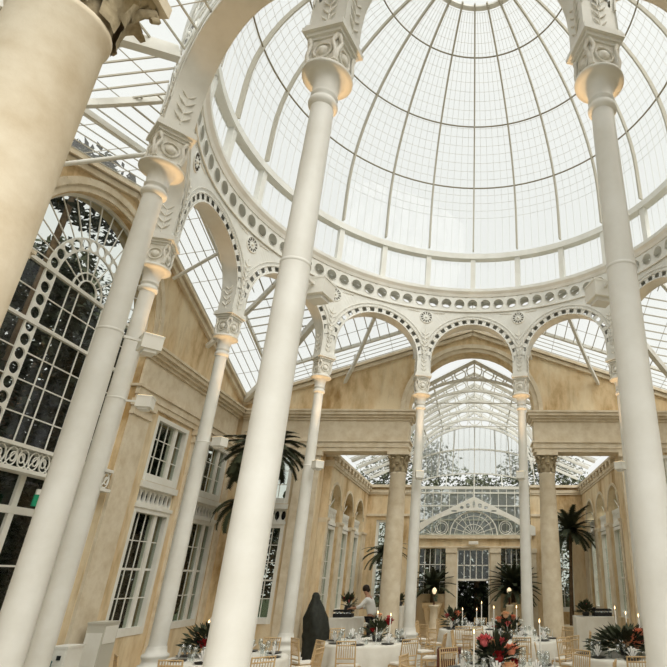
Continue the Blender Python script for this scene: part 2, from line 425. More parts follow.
def ring(r,z,w_,h_,n=96,name='ring_hoop',m='iron',par=None,r2=None):
    q=MB(); pr=[(r-w_/2,z-h_/2),(r+w_/2,z-h_/2),(r+w_/2,z+h_/2),(r-w_/2,z+h_/2),(r-w_/2,z-h_/2)]
    q.lathe(pr,n,None,XC,YC); q.s=[False]*len(q.s)
    return q.build(name,m,par)
ring(RS-.06,11.93,.24,.20,name='drum_ring',par=dome)
for ph in (14.4,36.5,58.8): ring((RS-.1)*cos(R_(ph)),ZS+(RS-.1)*sin(R_(ph)),.035,.035,name='hoop',m='hoop',par=dome)
ring(RS*cos(R_(73.5)),ZS+RS*sin(R_(73.5))-.02,.16,.08,name='hoop',par=dome)
ring(RS*cos(R_(79)),ZS+RS*sin(R_(79)),.12,.16,name='lantern_ring',par=dome)
q=MB(); 
for k in range(24*6):
    if k%6==0: continue
    a=k*PI/72; P=[drum(a,12.2)]+[dp(a,R_(ph)) for ph in range(0,73,9)]
    q.poly(P,.009,.009,up=(sin(a),cos(a),.5))
q.build('glazing_bar','bar',dome)
q=MB()
for i in range(1,25):
    ph=R_(i*3.0); r=RS*cos(ph); z=ZS+RS*sin(ph); q.lathe([(r-.004,z-.004),(r+.004,z-.004),(r+.004,z+.004),(r-.004,z+.004),(r-.004,z-.004)],72,None,XC,YC)
q.s=[False]*len(q.s); q.build('pane_lap','bar',dome)
q=MB(); q.lathe([(RS+.02,12.15)]+[((RS+.02)*cos(R_(p)),ZS+(RS+.02)*sin(R_(p))) for p in range(0,79,6)]+[(.05,ZS+RS+.15)],96,None,XC,YC); q.build('dome_glass','glass',dome)
q=MB(); q.lathe([(RS+.02,10.6),(RS+.02,11.88)],96,None,XC,YC); q.build('drum_glass','glass',dome)
q=MB()
for k in range(144):
    a=k*PI/72
    if k%6: q.bar(drum(a,10.6,RS),drum(a,11.88,RS),.008,.008)
q.build('drum_bar','bar',dome)
# ------------------------------------------------ iron arcade ring
arcade=thing('iron_arcade_ring',(0,0,0),'white pierced cast iron ring of round arches carrying the dome','arcade')
BAY=PI/6; HB=RR*BAY/2
def face(q,th0,s,z,r): return cyl(th0+s/RR,r,z)
CZ=8.05; RI=1.30; ZT=9.83
def bay(k):
    th0=k*BAY; q=MB()
    def strip(A,B,r,flip=False):
        n=len(A); v=[cyl(th0+s/RR,r,z) for s,z in A]+[cyl(th0+s/RR,r,z) for s,z in B]
        q.add(v,[(i,i+1,n+i+1,n+i) for i in range(n-1)])
    nd=17; sub=4; NA=nd*2*2
    for r in (RR-.17,RR+.17):
        def ringpts(rad,a0,a1,n): return [(rad*cos(a0+(a1-a0)*i/n),CZ+rad*sin(a0+(a1-a0)*i/n)) for i in range(n+1)]
        strip(ringpts(RI,0,PI,40),ringpts(RI+.055,0,PI,40),r)
        strip(ringpts(RI+.175,0,PI,40),ringpts(RI+.215,0,PI,40),r)
        for i in range(nd+1):
            a=PI*(i)/nd; w_=PI/nd*.24; strip(ringpts(RI+.055,max(0,a-w_),min(PI,a+w_),2),ringpts(RI+.175,max(0,a-w_),min(PI,a+w_),2),r)
        # spandrel
        E=ringpts(RI+.215,0,PI,60); B=[]
        for (s,z) in E:
            a=math.atan2(z-CZ,s); ca,sa=cos(a),sin(a)
            t=min(HB/abs(ca) if abs(ca)>1e-6 else 9, (ZT-CZ)/sa if sa>1e-6 else 9); B.append((t*ca,CZ+t*sa))
        strip(E,B,r)
        # feet
        for s in (-1,1): strip([(s*RI,7.62),(s*RI,CZ)],[(s*HB,7.62),(s*HB,CZ)],r)
    # soffit band
    A=[(-RI,7.62)]+[(RI*cos(PI-PI*i/40),CZ+RI*sin(PI-PI*i/40)) for i in range(41)]+[(RI,7.62)]
    v=[cyl(th0+s/RR,RR-.19,z) for s,z in A]+[cyl(th0+s/RR,RR+.19,z) for s,z in A]; n=len(A)
    q.add(v,[(i,i+1,n+i+1,n+i) for i in range(n-1)],True)
    # raised roll mouldings on both faces
    for r in (RR-.19,RR+.19):
        for rad,t in ((RI+.01,.014),(RI+.20,.010),(RI+.30,.010)):
            P=[cyl(th0+rad*cos(PI*i/36)/RR,r,CZ+rad*sin(PI*i/36)) for i in range(37) if abs(rad*cos(PI*i/36))<=HB+.001]
            q.tube(P,t,5)
    q.build('arch',"iron",arcade)
    # frieze cells
    f=MB(); nc=7; cw=2*HB/nc; z0,z1=9.83,10.34
    for r in (RR-.19,RR+.19):
        for c in range(nc):
            s0=-HB+cw*(c+.5); zc=(z0+z1)/2; hr=.165; N=20; iv=[];ov=[]
            for i in range(N):
                a=2*PI*(i+.5)/N; ca,sa=cos(a),sin(a); iv.append((s0+hr*ca,zc+hr*sa)); t=min(cw/2/abs(ca),(z1-z0)/2/abs(sa)); ov.append((s0+t*ca,zc+t*sa))
            v=[cyl(th0+s/RR,r,z) for s,z in iv+ov]; f.add(v,[(i,(i+1)%N,N+(i+1)%N,N+i) for i in range(N)])
            P=[cyl(th0+s/RR,r-.008*(1 if r<RR else -1),z) for s,z in iv]; P.append(P[0]); f.tube(P,.010,5,False)
    f.build('pierced_frieze','iron',arcade)
    # rosette with leaf scrolls above each column
    th=th0+BAY/2
    for r,sg in ((RR-.17,-1),(RR+.17,1)):
        zc=9.52
        def fp(s,z,off=0): return cyl(th+s/RR,r+sg*off,z)
        o=MB()
        for rad,t in ((.20,.018),(.10,.014)):
            P=[fp(rad*cos(PI*i/9),zc+rad*sin(PI*i/9),.01) for i in range(19)]; o.tube(P,t,5,False)
        o.tube([fp(0,zc,-.02),fp(0,zc,.012)],[.198,.198],18)
        o.ball(fp(0,zc,.02),.04,8,5); o.build('rosette','iron',arcade)
        d_=MB()
        for i in range(12):
            a=PI*i/6; P=[fp(.118*cos(a),zc+.118*sin(a),.014),fp(.175*cos(a),zc+.175*sin(a),.014)]; d_.tube(P,.017,6)
        d_.build('rosette_slot','slot',arcade)
        for s in (-1,1):
            o=MB()
            for j in range(5):
                x=s*(.26+.07*j); h=.05*(1-j/6); z=9.70
                for u in (-1,1): o.tube([fp(x,z,.005),fp(x+s*.05,z+u*h,.012)],[.012,.004],4)
            o.tube([fp(s*.22,9.68,.005),fp(s*.62,9.72,.005)],.010,4); o.build('leaf_scroll','iron_orn',arcade)
        o=MB()
        for j in range(10):
            z=7.72+.13*j
            for s in (-1,1):
                wd=.085+.004*j
                o.tube([fp(0,z,.003),fp(s*wd*.6,z+.05,.018),fp(s*wd,z+.12,.006)],[.008,.014,.003],5)
        o.tube([fp(0,7.66,0),fp(0,9.1,0)],.012,4); o.build('leaf_chain','iron_orn',arcade)
    for s in (-1,1):
        o=MB(); tt=th+s*(HB-RI)/RR
        for j in range(6):
            z=7.74+.14*j
            for u in (-1,1): o.tube([cyl(tt,RR,z),cyl(tt+s*.02/RR,RR+u*.06,z+.05),cyl(tt+s*.006/RR,RR+u*.11,z+.12)],[.010,.018,.004],5)
        o.tube([cyl(tt,RR,7.68),cyl(tt,RR,8.6)],.010,4); o.build('leaf_chain','iron_orn',arcade)
for k in range(12): bay(k)
def closed(prof,name,m='iron',par=arcade,n=120):
    q=MB(); q.lathe(prof+[prof[0]],n,None,XC,YC); q.s=[False]*len(q.s); return q.build(name,m,par)
closed([(RR-.19,9.80),(RR+.19,9.80),(RR+.19,9.84),(RR-.19,9.84)],'string_band')
closed([(RR-.215,9.79),(RR-.19,9.79),(RR-.19,9.84),(RR-.215,9.84)],'string_band')
closed([(RR-.21,10.33),(RR+.21,10.33),(RR+.24,10.42),(RR+.24,10.60),(RR-.30,10.60),(RR-.30,10.50),(RR-.24,10.42)],'cornice')
for k in range(12): 
    a=k*BAY+BAY/2; q=MB(); q.bar(cyl(a,RR,7.62),cyl(a,RR,9.8),.30,.30,up=(sin(a),cos(a),0)); q.build('column_head','iron',arcade)
# ------------------------------------------------ iron columns and their lamp boxes
def iron_column(loc,rz,label):
    t=thing('iron_column',loc,label,'column',rz,'iron columns of the round arcade')
    q=MB(); q.box(-.30,.30,-.30,.30,0,.42); q.box(-.27,.27,-.27,.27,.42,.52); q.build('pedestal','iron',t)
    q=MB(); q.lathe([(.26,.52),(.27,.56),(.26,.60),(.21,.62),(.20,.68),(.23,.72),(.23,.76),(.18,.79),(.17,.86),(.158,.90)],28); q.build('base','iron',t)
    q=MB(); q.lathe([(.152,.90),(.151,.95),(.145,2.5),(.1345,4.56),(.134,4.598),(.134,4.60),(.139,4.605),(.139,4.63),(.132,4.635),(.132,4.637),(.131,4.68),(.1185,6.5),(.118,6.56)],28); q.build('shaft','iron',t)
    q=MB(); q.lathe([(.116,6.54),(.15,6.57),(.155,6.60),(.15,6.63),(.125,6.65),(.125,6.68),(.142,6.70),(.142,6.72),(.13,6.74),(.14,6.86),(.17,6.93),(.22,6.965),(.27,6.975),(.272,7.01),(.25,7.03),(.1,7.04)],32); q.build('capital','iron',t)
    q=MB(); q.box(-.16,.16,-.16,.16,7.03,7.46)
    for a in range(4):
        T=Matrix.Rotation(a*PI/2,4,'Z')
        q.ball((0,-.165,7.25),.07,10,6,T,(1,.6,1)); 
        for s in (-1,1):
            q.tube([T@Vector((s*.15,-.16,7.08)),T@Vector((s*.17,-.19,7.2)),T@Vector((s*.13,-.20,7.34)),T@Vector((s*.17,-.18,7.44))],[.03,.02,.02,.03],6)
        P=[T@Vector((.11*cos(i*PI/6),-.17,7.25+.11*sin(i*PI/6))) for i in range(13)]; q.tube(P,.015,5,False)
    q.build('ornamented_block','iron_orn',t)
    q=MB()
    for h,z0,z1 in ((.18,7.44,7.48),(.21,7.48,7.53),(.25,7.53,7.59),(.235,7.59,7.64)): q.box(-h,h,-h,h,z0,z1)
    q.build('abacus','iron',t)
    return t
col_lab={-165:'nearest white iron column left of centre, crossing the whole height of the photo',
 -135:'thick white iron column at left, leaning across the great arched window',
 -105:'white iron column close behind the thick left one, its top under the second arch',
 -75:'white iron column before the left wall between its two tall windows',
 -45:'white iron column standing before the far left corner palm and pilaster',
 -15:'white iron column at the left side of the far central arch',
 15:'white iron column at the right side of the far central arch',
 45:'white iron column mostly hidden behind the near right column',
 165:'nearest white iron column at right, running down the right edge of the photo',
 75:'white iron column of the ring before the right wall, farther one',150:'',105:'white iron column of the ring before the right wall, nearer one',135:'white iron column of the ring at the near right corner'}
bx_lab={-165:'white lamp box behind the nearest column left of centre',-135:'white lamp box on the thick left column, upper of the two at left',
 -105:'white lamp box on the second column from left, lower of the two at left',-75:'white lamp box on the column before the left wall windows',
 -45:'white lamp box on the column by the far left pilaster',-15:'small white lamp box on the left column of the far central arch',
 15:'small white lamp box on the right column of the far central arch',45:'white lamp box on the column hidden behind the near right one',
 165:'white lamp box behind the near right column',75:'white lamp box on the farther column by the right wall',105:'white lamp box on the nearer column by the right wall',135:'white lamp box on the near right corner column'}
col0=None; lamps=[]
def spot(loc,rot,e,size,name):
    l=bpy.data.lights.new(name,'SPOT'); l.energy=e; l.spot_size=R_(size); l.spot_blend=.8; l.color=(1,.62,.30); l.shadow_soft_size=.08
    o=bpy.data.objects.new(name,l); C.objects.link(o); o.location=loc; o.rotation_euler=rot; return o
box0=None
for a in (-165,-135,-105,-75,-45,-15,15,45,75,105,135,165):
    th=R_(a); p=cyl(th,RR,0)
    if col0 is None: col0=iron_column(p,-th,col_lab[a])
    else: dup(col0,p,-th,col_lab[a])
    # lamp box: local +x = inward
    if box0 is None:
        box0=thing('lamp_box',(0,0,0),'','lamp',0,'lamp boxes on the iron columns')
        q=MB(); q.box(.32,.54,-.11,.11,4.50,4.66); q.box(.315,.545,-.115,.115,4.66,4.68); q.build('housing','frame',box0)
        q=MB(); q.box(.33,.53,-.10,.10,4.682,4.69); q.build('lamp_glass','warmglass',box0)
        q=MB(); q.bar((.142,0,4.60),(.33,0,4.60),.03,.03); q.box(.36,.50,-.08,.08,4.46,4.50); q.build('bracket','bar',box0)
        bx=box0
    else: bx=copy_tree(box0)
    bx.location=p; bx.rotation_euler=(0,0,-th-PI/2); bx['label']=bx_lab[a]
    pi=cyl(th,RR-.44,4.80); sp=spot(pi,(PI,0,0),170,42,'uplight'); 
# ------------------------------------------------ stone columns
def stone_column(loc,rz,label):
    t=thing('stone_column',loc,label,'column',rz,'stone columns of the nave openings')
    q=MB(); q.box(-.40,.40,-.40,.40,0,.18); q.lathe([(.39,.18),(.40,.24),(.38,.29),(.32,.31),(.31,.36),(.34,.40),(.33,.45),(.295,.48)],32); q.build('base','stone_pale',t)
    q=MB(); q.lathe([(.295,.48),(.29,1.8),(.275,3.5),(.245,5.0),(.262,5.02),(.262,5.06),(.24,5.08)],40); q.build('shaft','stone_pale',t)
    q=MB(); q.lathe([(.245,5.08),(.235,5.3),(.25,5.5),(.32,5.6)],28)
    for row,(z0,h,rr,n_,off) in enumerate(((5.08,.24,.25,8,0),(5.2,.30,.26,8,PI/8),(5.36,.24,.27,8,0))):
        for k in range(n_):
            a=k*2*PI/n_+off; vs=[]
            for j in range(6):
                s=j/5; r=rr+.015+.12*s**2.4; z=z0+h*(sin(s*PI*.62)/sin(PI*.62)*.98 if s<1 else .9); wd=.085*(1-.55*s**2)*(1 if j%2 else .85)
                for u in (-1,0,1):
                    vs.append(((r+(.02 if u==0 else 0))*cos(a)-u*wd*sin(a),(r+(.02 if u==0 else 0))*sin(a)+u*wd*cos(a),z))
            q.add(vs,[(3*j+u,3*j+u+1,3*j+u+4,3*j+u+3) for j in range(5) for u in range(2)],True)
    for k in range(4):
        a=PI/4+k*PI/2
        P=[(r*cos(a),r*sin(a),z) for r,z in ((.26,5.35),(.33,5.5),(.40,5.56),(.42,5.52),(.39,5.49))]; q.tube(P,[.03,.035,.035,.03,.02],6)
    q.build('leaf_capital',"stone_orn",t)
    q=MB(); q.box(-.34,.34,-.34,.34,5.60,5.70); q.build('abacus','stone_pale',t)
    return t
M['stone_orn']=mat('weathered_capital',(.50,.42,.28),.9,.1,noise=(.22,.17,.10),scale=8,bump=.4)
sc=stone_column((-2.5,17.5,0),0,'stone column with leafy capital at the left of the far opening')
dup(sc,(2.25,17.5,0),0,'stone column with leafy capital at the right of the far opening')
dup(sc,(-2.54,2.24,0),0,'huge stone column in the top left corner, nearest to the camera')
dup(sc,(2.3,2.24,0),0,'near stone column outside the right edge of the photo')
# ------------------------------------------------ nave beyond the far opening
NX=4.65; Y0,Y1=17.85,24.3; NC=-.05
def amap(s): return lambda u,w_,z: Vector((NC+s*(NX+w_),u,z))
for s,nm in ((-1,'left'),(1,'right')):
    mp=amap(s); bm=bmesh.new(); holes=[]; cs=(18.75,20.75,22.75); r0=.74
    for c in cs: holes.append([(c-r0,.9)]+[(c+r0,.9)]+arc(c,4.15,r0,0,180,16))
    plate(bm,rect(Y0,Y1+.3,0,5.75),holes,0,.38,mp); o=st(bmobj('wall_nave_'+nm,bm,'stone'))
    e=MB()
    for z0,z1,p in ((5.35,5.42,.04),(5.42,5.55,.07),(5.66,5.75,.16),(3.62,3.68,.04),(3.68,3.76,.08)):
        if z0<4:
            for a,c in ((Y0,cs[0]-r0),(cs[0]+r0,cs[1]-r0),(cs[1]+r0,cs[2]-r0),(cs[2]+r0,Y1)): wbox(e,mp,a-(.03 if a>Y0 else .006),c+(.03 if c<Y1 else 0),-p,.3,z0,z1)
        else: wbox(e,mp,Y0-.006,Y1,-p,.375,z0,z1)
    k=Y0+.2
    while k<Y1: wbox(e,mp,k,k+.22,-.15,0,5.52,5.68); k+=.55
    for a,c in ((Y0,cs[0]-r0),(cs[0]+r0,cs[1]-r0),(cs[1]+r0,cs[2]-r0),(cs[2]+r0,Y1)): wbox(e,mp,a,c,-.04,0,0,3.62)
    for c in cs:
        A=arc(c,4.15,r0+.05,0,180,16)
        for (u0,z0),(u1,z1) in zip(A,A[1:]): e.bar(mp(u0,-.015,z0),mp(u1,-.015,z1),.03,.09)
    st(e.build('trim_nave_'+nm,'stone_pale'))
    for c in cs:
        r=wroot(); window(r,mp,c-r0,c+r0,.9,3.6,2,5,.5,2,.2); grille(r,mp,c-r0,c+r0,3.72,4.05,.12)
        q=MB(); wbox(q,mp,c-r0,c+r0,.08,.3,3.62,3.72); wbox(q,mp,c-r0,c+r0,.1,.3,4.05,4.15)
        for k_ in range(1,6):
            a=PI*k_/6; q.bar(mp(c,.2,4.15),mp(c+r0*cos(a),.2,4.15+r0*sin(a)),.03,.03)
        q.build('ledge','frame',r)
        q=MB(); V=[mp(u,.22,z) for u,z in arc(c,4.15,r0,0,180,16)]; q.add(V,[tuple(range(len(V)))]); q.build('pane','wglass',r)
# end wall
mp=lambda u,w_,z: Vector((-.11+u,Y1+w_,z))
bm=bmesh.new()
holes=[rect(-.69,.69,.02,3.17),rect(-2.25,-1.15,1.45,3.17),rect(1.15,2.25,1.45,3.17),rect(-4.15,-3.35,.8,4.3),rect(3.35,4.15,.8,4.3)]
plate(bm,[(-5,0),(5,0),(5,5.75),(2.45,5.75),(2.45,3.68),(-2.45,3.68),(-2.45,5.75),(-5,5.75)],holes,0,.35,mp)
st(bmobj('wall_nave_end',bm,'stone'))
e=MB()
wbox(e,mp,-2.45,2.45,-.12,.1,3.55,3.68); wbox(e,mp,-2.45,2.45,-.04,.1,3.2,3.26)
for a,c in ((-4.9,-2.45),(2.45,4.9)): 
    for z0,z1,p in ((5.35,5.42,.05),(5.42,5.55,.08),(5.64,5.75,.16),(4.45,4.55,.06)): wbox(e,mp,a,c,-p,.1,z0,z1)
for a in (-1.13,.71,-2.6,2.28): wbox(e,mp,a,a+.42 if abs(a)<2 else a+.34,-.07,0,0,3.1); wbox(e,mp,a-.03,a+(.45 if abs(a)<2 else .37),-.11,0,3.0,3.17)
st(e.build('trim_nave_end','stone_pale'))
d=sroot('door_1'); q=MB()
for u in (-.69,.63): wbox(q,mp,u,u+.06,.08,.2,0,3.17)
wbox(q,mp,-.63,.63,.08,.2,1.93,2.01); wbox(q,mp,-.63,.63,.08,.2,3.1,3.17)
for i in range(1,5): x=-.63+1.26*i/5; wbox(q,mp,x-.018,x+.018,.1,.16,2.01,3.1)
wbox(q,mp,-.63,.63,.1,.16,2.5,2.54); q.build('door_frame','frame',d)
q=MB(); wbox(q,mp,-.63,.63,.12,.13,2.01,3.1); q.build('pane','wglass',d)
for a,c in ((-2.25,-1.15),(1.15,2.25)):
    r=wroot(); q=MB()
    for i in range(1,5): x=a+(c-a)*i/5; wbox(q,mp,x-.014,x+.014,.12,.16,1.45,3.17)
    for z in (1.9,2.55): wbox(q,mp,a,c,.12,.16,z-.014,z+.014)
    q.build('glazing_bar','frame',r); q=MB(); wbox(q,mp,a,c,.15,.155,1.45,3.17); q.build('pane','wglass',r)
for a,c in ((-4.15,-3.35),(3.35,4.15)):
    r=wroot(); window(r,mp,a,c,.8,4.3,2,7,0,0,.15)
# white iron pediment with fanlight
ped=thing('iron_pediment',(-.11,Y1,3.68),'low white pediment frame with pierced circles over the far doorway','pediment')
lm=lambda u,w_,z: Vector((u,w_,z))
bm=bmesh.new(); Rb=3.5; zb=-2.5
def arcz(u): return zb+math.sqrt(Rb*Rb-u*u)
U=[-2.45+4.9*i/28 for i in range(29)]
outer=[(-2.62,.0),(-2.62,.34),(0,1.58),(2.62,.34),(2.62,.0),(2.45,.0)]+[(u,arcz(u)) for u in reversed(U[1:-1])]+[(-2.45,.0)]
def hc(cu,cz_,rw,rh=None):
    rh=rh or rw; return [(cu+rw*cos(t*PI/6),cz_+rh*sin(t*PI/6)) for t in range(12)]
holes=[hc(0,1.27,.05,.16)]
for s in (-1,1): holes+=[hc(s*.26,1.2,.09,.10),hc(s*.52,1.12,.08,.07),hc(s*.85,.98,.14,.035)]
holes=[h for h in holes if all(z>arcz(u)+.015 for u,z in h)]
plate(bm,outer,holes,-.12,-.02,lm); bmobj('pediment_frame',bm,'frame',ped)
q=MB()
for rr in (.45,.8,1.0):
    P=[(rr*cos(PI*i/20),0,.02+rr*.95*sin(PI*i/20)) for i in range(21)]; q.tube(P,.016 if rr<1 else .03,5)
for k in range(1,10):
    a=PI*k/10; q.tube([(.12*cos(a),0,.02+.12*sin(a)),(1.0*cos(a),0,.02+.95*sin(a))],.014,4)
for s in (-1,1):
    P=[(s*1.36+.27*cos(PI*i/9),0,.31+.27*sin(PI*i/9)) for i in range(19)]; q.tube(P,.02,5)
    P=[(s*1.36+.19*cos(PI*i/9),0,.31+.19*sin(PI*i/9)) for i in range(19)]; q.tube(P,.014,5)
    for k in range(8): a=PI*k/8; 
    for k in range(6): q.tube([(s*1.75,0,.03),(s*(1.75+.45*cos(R_(180-k*32))),0,.03+.3*abs(sin(R_(180-k*32))))],.012,4)
q.build('fanlight_bar','frame',ped)
q=MB(); V=[(u,.03,arcz(u)) for u in U]; q.add(V,[tuple(range(len(V)))]); q.build('pane','wglass',ped)
q=MB(); q.tube([(0,-.05,1.55),(0,-.05,2.3)],.035,6); q.build('finial','frame',ped)
scr=thing('clerestory_screen',(-.11,Y1+.2,3.7),'long row of small white framed panes above the far pediment','screen')
q=MB()
for z,t in ((1.97,.06),(1.75,.03),(1.2,.02),(.62,.02),(0.03,.03)): q.box(-2.5,2.5,-.04,.04,z-t,z+t)
for i in range(15): x=-2.5+5*i/14; q.box(x-.012,x+.012,-.03,.03,0,1.97)
q.build('screen_frame','frame',scr); q=MB(); q.box(-2.5,2.5,.0,.01,0,1.97); q.build('pane','hazy',scr)
# vault
vault=thing('glazed_vault',(-.11,0,0),'white arched glass vault with pierced trusses seen through the far stone arch','roof')
EX,EZ,EB=2.58,6.45,1.95
def ell(x): return EZ+EB*math.sqrt(max(0,1-(x/EX)**2))
def gab(x): return max(ell(x)+.08, 9.07-.56*abs(x)) if abs(x)<2.1 else ell(x)+.1
YT=(17.95,19.2,20.5,21.8,23.1,24.35)
for y in YT:
    q=MB()
    P=[(EX*cos(PI*i/32),y,EZ+EB*sin(PI*i/32)) for i in range(33)]; q.poly(P,.07,.09,up=(0,0,1))
    for s in (-1,1): q.bar((0,y,9.07),(s*2.15,y,7.86),.07,.10); q.bar((s*2.15,y,7.9),(s*2.45,y,7.2),.06,.07)
    for cx_,r in ((0,.27),(.5,.19),(-.5,.19),(.9,.15),(-.9,.15),(1.23,.115),(-1.23,.115),(1.52,.09),(-1.52,.09),(1.77,.07),(-1.77,.07)):
        zc=(ell(cx_)+9.07-.56*abs(cx_))/2; P=[(cx_+r*cos(PI*i/9),y,zc+r*1.0*sin(PI*i/9)) for i in range(19)]; q.tube(P,.022,5,False)
    q.tube([(0,y,9.05),(0,y,8.4)],.025,5)
    for s in (-1,1): q.bar((s*4.6,y,6.05),(s*2.5,y,6.95),.05,.12)
    q.build('truss','iron',vault)
q=MB(); q.tube([(-2.5,18.0,7.55),(2.5,18.0,7.55)],.018,6); q.tube([(-2.5,20.5,7.4),(2.5,20.5,7.4)],.018,6); q.build('tie_rod','iron',vault)
q=MB(); 
for x in (0,-1.45,1.45,-2.1,2.1): q.bar((x,17.9,gab(x)+.03),(x,24.4,gab(x)+.03),.05,.06)
y=17.9
while y<24.4:
    for s in (-1,1): q.bar((0,y,9.12),(s*2.15,y,7.93),.02,.03); q.bar((s*2.15,y,7.93),(s*2.55,y,7.0),.02,.03); q.bar((s*4.65,y,6.1),(s*2.55,y,7.0),.02,.03)
    y+=.62
for s in (-1,1):
    for f in (.5,): x=4.65+(2.5-4.65)*f; z=6.1+.9*f; q.bar((s*x,17.9,z),(s*x,24.4,z),.025,.03)
q.build('glazing_bar','bar',vault)
q=MB()
for s in (-1,1):
    V=[(0,17.8,9.16),(0,24.4,9.16),(s*2.15,24.4,7.96),(s*2.15,17.8,7.96),(s*2.55,17.8,7.05),(s*2.55,24.4,7.05),(s*4.7,24.4,6.12),(s*4.7,17.8,6.12)]
    q.add(V,[(0,1,2,3),(3,2,5,4),(4,5,6,7)])
q.build('roof_glass','glass',vault)
q=MB()   # domed end
def endp(f,x): 
    y=24.4+.75*sin(f*PI/2); zc=8.4-2.0*f**1.3; return (x*(1-.0*f),y,zc-1.0*(1-math.sqrt(max(0,1-(x/2.75)**2)))*(1-.35*f))
q.poly([endp(0,-2.5+5*i/20) for i in range(21)],.05,.06); q.poly([endp(.55,-2.5+5*i/20) for i in range(21)],.06,.07); q.poly([endp(1,-2.5+5*i/20) for i in range(21)],.05,.06)
for x in (-2.5,-1.5,-.9,0,.9,1.5,2.5): q.poly([endp(f/6,x*(1+.12*(f/6))) for f in range(7)],.04,.04)
for i in range(21): x=-2.45+4.9*i/20; q.poly([endp(f/4,x) for f in range(5)],.014,.014)
for x in (-2.5,-1.25,0,1.25,2.5): q.bar(endp(1,x),(x,24.55,5.7),.04,.04)
q.build('domed_end','iron',vault)
q=MB(); V=[endp(f/6,-2.5+5*i/16) for f in range(7) for i in range(17)]; q.add(V,[(f*17+i,f*17+i+1,f*17+18+i,f*17+17+i) for f in range(6) for i in range(16)],True); q.build('end_glass','hazy',vault)
# ------------------------------------------------ greenery outside
def tree(loc,rx,ry,h0,h1,n,m,label,leaf=.28,trunk=True):
    t=thing('tree',loc,label,'tree',0,'trees outside the glass')
    q=MB(); cz=(h0+h1)/2; hz=(h1-h0)/2
    for i in range(n):
        u=random.uniform(-1,1); a=random.uniform(0,2*PI); r=math.sqrt(1-u*u)*random.uniform(.72,1.05); bump=1+.18*sin(3*a+loc[0])+.14*sin(5*a+u*4)
        c=Vector((rx*r*cos(a)*bump,ry*r*sin(a)*bump,cz+hz*u*random.uniform(.8,1.05)))
        s=leaf*random.uniform(.6,1.5); d1=Vector((random.gauss(0,1),random.gauss(0,1),random.gauss(0,.6))).normalized(); d2=d1.cross(Vector((random.gauss(0,1),random.gauss(0,1),random.gauss(0,1)))).normalized()
        q.add([c-d1*s,c+d2*s*.4,c+d1*s,c-d2*s*.4],[(0,1,2,3)])
    q.build('foliage',m,t)
    q=MB(); tk=.4 if h0>8 else 1; q.tube([(0,0,-.25),(.1,0,h0+hz*.4),(0,.1,cz+hz*.3)],[.25*tk,.18*tk,.08],8); q.build('trunk','bark',t)
    return t
TL=['dark dense tree outside the left wall, ','dark leafy shrub outside the left wall, ']
for i,(x,y,rx,ry,h1,m,lb) in enumerate([(-11.8,1.8,2.0,2.3,9.4,'leaf_dark','dark tree outside the near end of the left wall'),
  (-11.7,5.8,1.6,2.4,9.7,'leaf_dark','dark tree outside the left side of the great arched window'),
  (-11.4,9.6,1.5,2.4,9.5,'leaf_dark','dark dense tree outside the left half of the great arched window'),
  (-11.6,13.0,1.6,2.3,10.0,'leaf_dark','dark dense tree filling the visible part of the great arched window'),
  (-11.3,16.2,1.5,2.2,9.2,'leaf_dark','dark tree outside the tall windows of the left wall'),
  (-10.6,19.0,1.6,2.2,7.0,'leaf_dark','dark tree outside the far left corner window'),
  (-15.2,17.5,1.9,3.6,13.4,'leaf_mid','grey green tree rising behind the arched window'),
  (-15.4,10.5,2.0,3.6,12.6,'leaf_mid','grey green tree farther left beyond the arched window'),
  (-10.6,11.4,1.1,2.3,12.3,'leaf_dark','tree whose hanging crown shows at the top of the arched window')]):
    tree((x,y,0),rx,ry,.1 if i<6 else (4 if i<8 else 10.7),h1,13000 if i<6 else (6500 if i<8 else 1300),m,lb,.13)
for i,(x,y,rx,ry,h0,h1,m,lb) in enumerate([(-3.6,30.5,2.9,2,.1,9.6,'leaf_hazed','grey green tree behind the far glass end, left'),
  (3.8,30.8,2.8,2,.1,9.2,'leaf_hazed','grey green tree behind the far glass end, right'),
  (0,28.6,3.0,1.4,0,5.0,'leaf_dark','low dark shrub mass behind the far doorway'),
  (.2,32,2.6,2,.1,7.4,'leaf_hazed','pale tree seen between two darker trees beyond the far glass'),
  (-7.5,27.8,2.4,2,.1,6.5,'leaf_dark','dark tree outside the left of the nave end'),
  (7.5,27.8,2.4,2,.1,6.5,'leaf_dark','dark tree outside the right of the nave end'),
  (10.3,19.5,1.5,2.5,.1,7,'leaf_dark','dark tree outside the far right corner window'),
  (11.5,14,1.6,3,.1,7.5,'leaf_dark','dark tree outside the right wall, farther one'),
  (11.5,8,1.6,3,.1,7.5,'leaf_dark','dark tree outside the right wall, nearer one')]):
    tree((x,y,0),rx,ry,h0,h1,9000 if i in(0,1,3) else 4500,m,lb,.11 if i in(0,1,3) else .2)
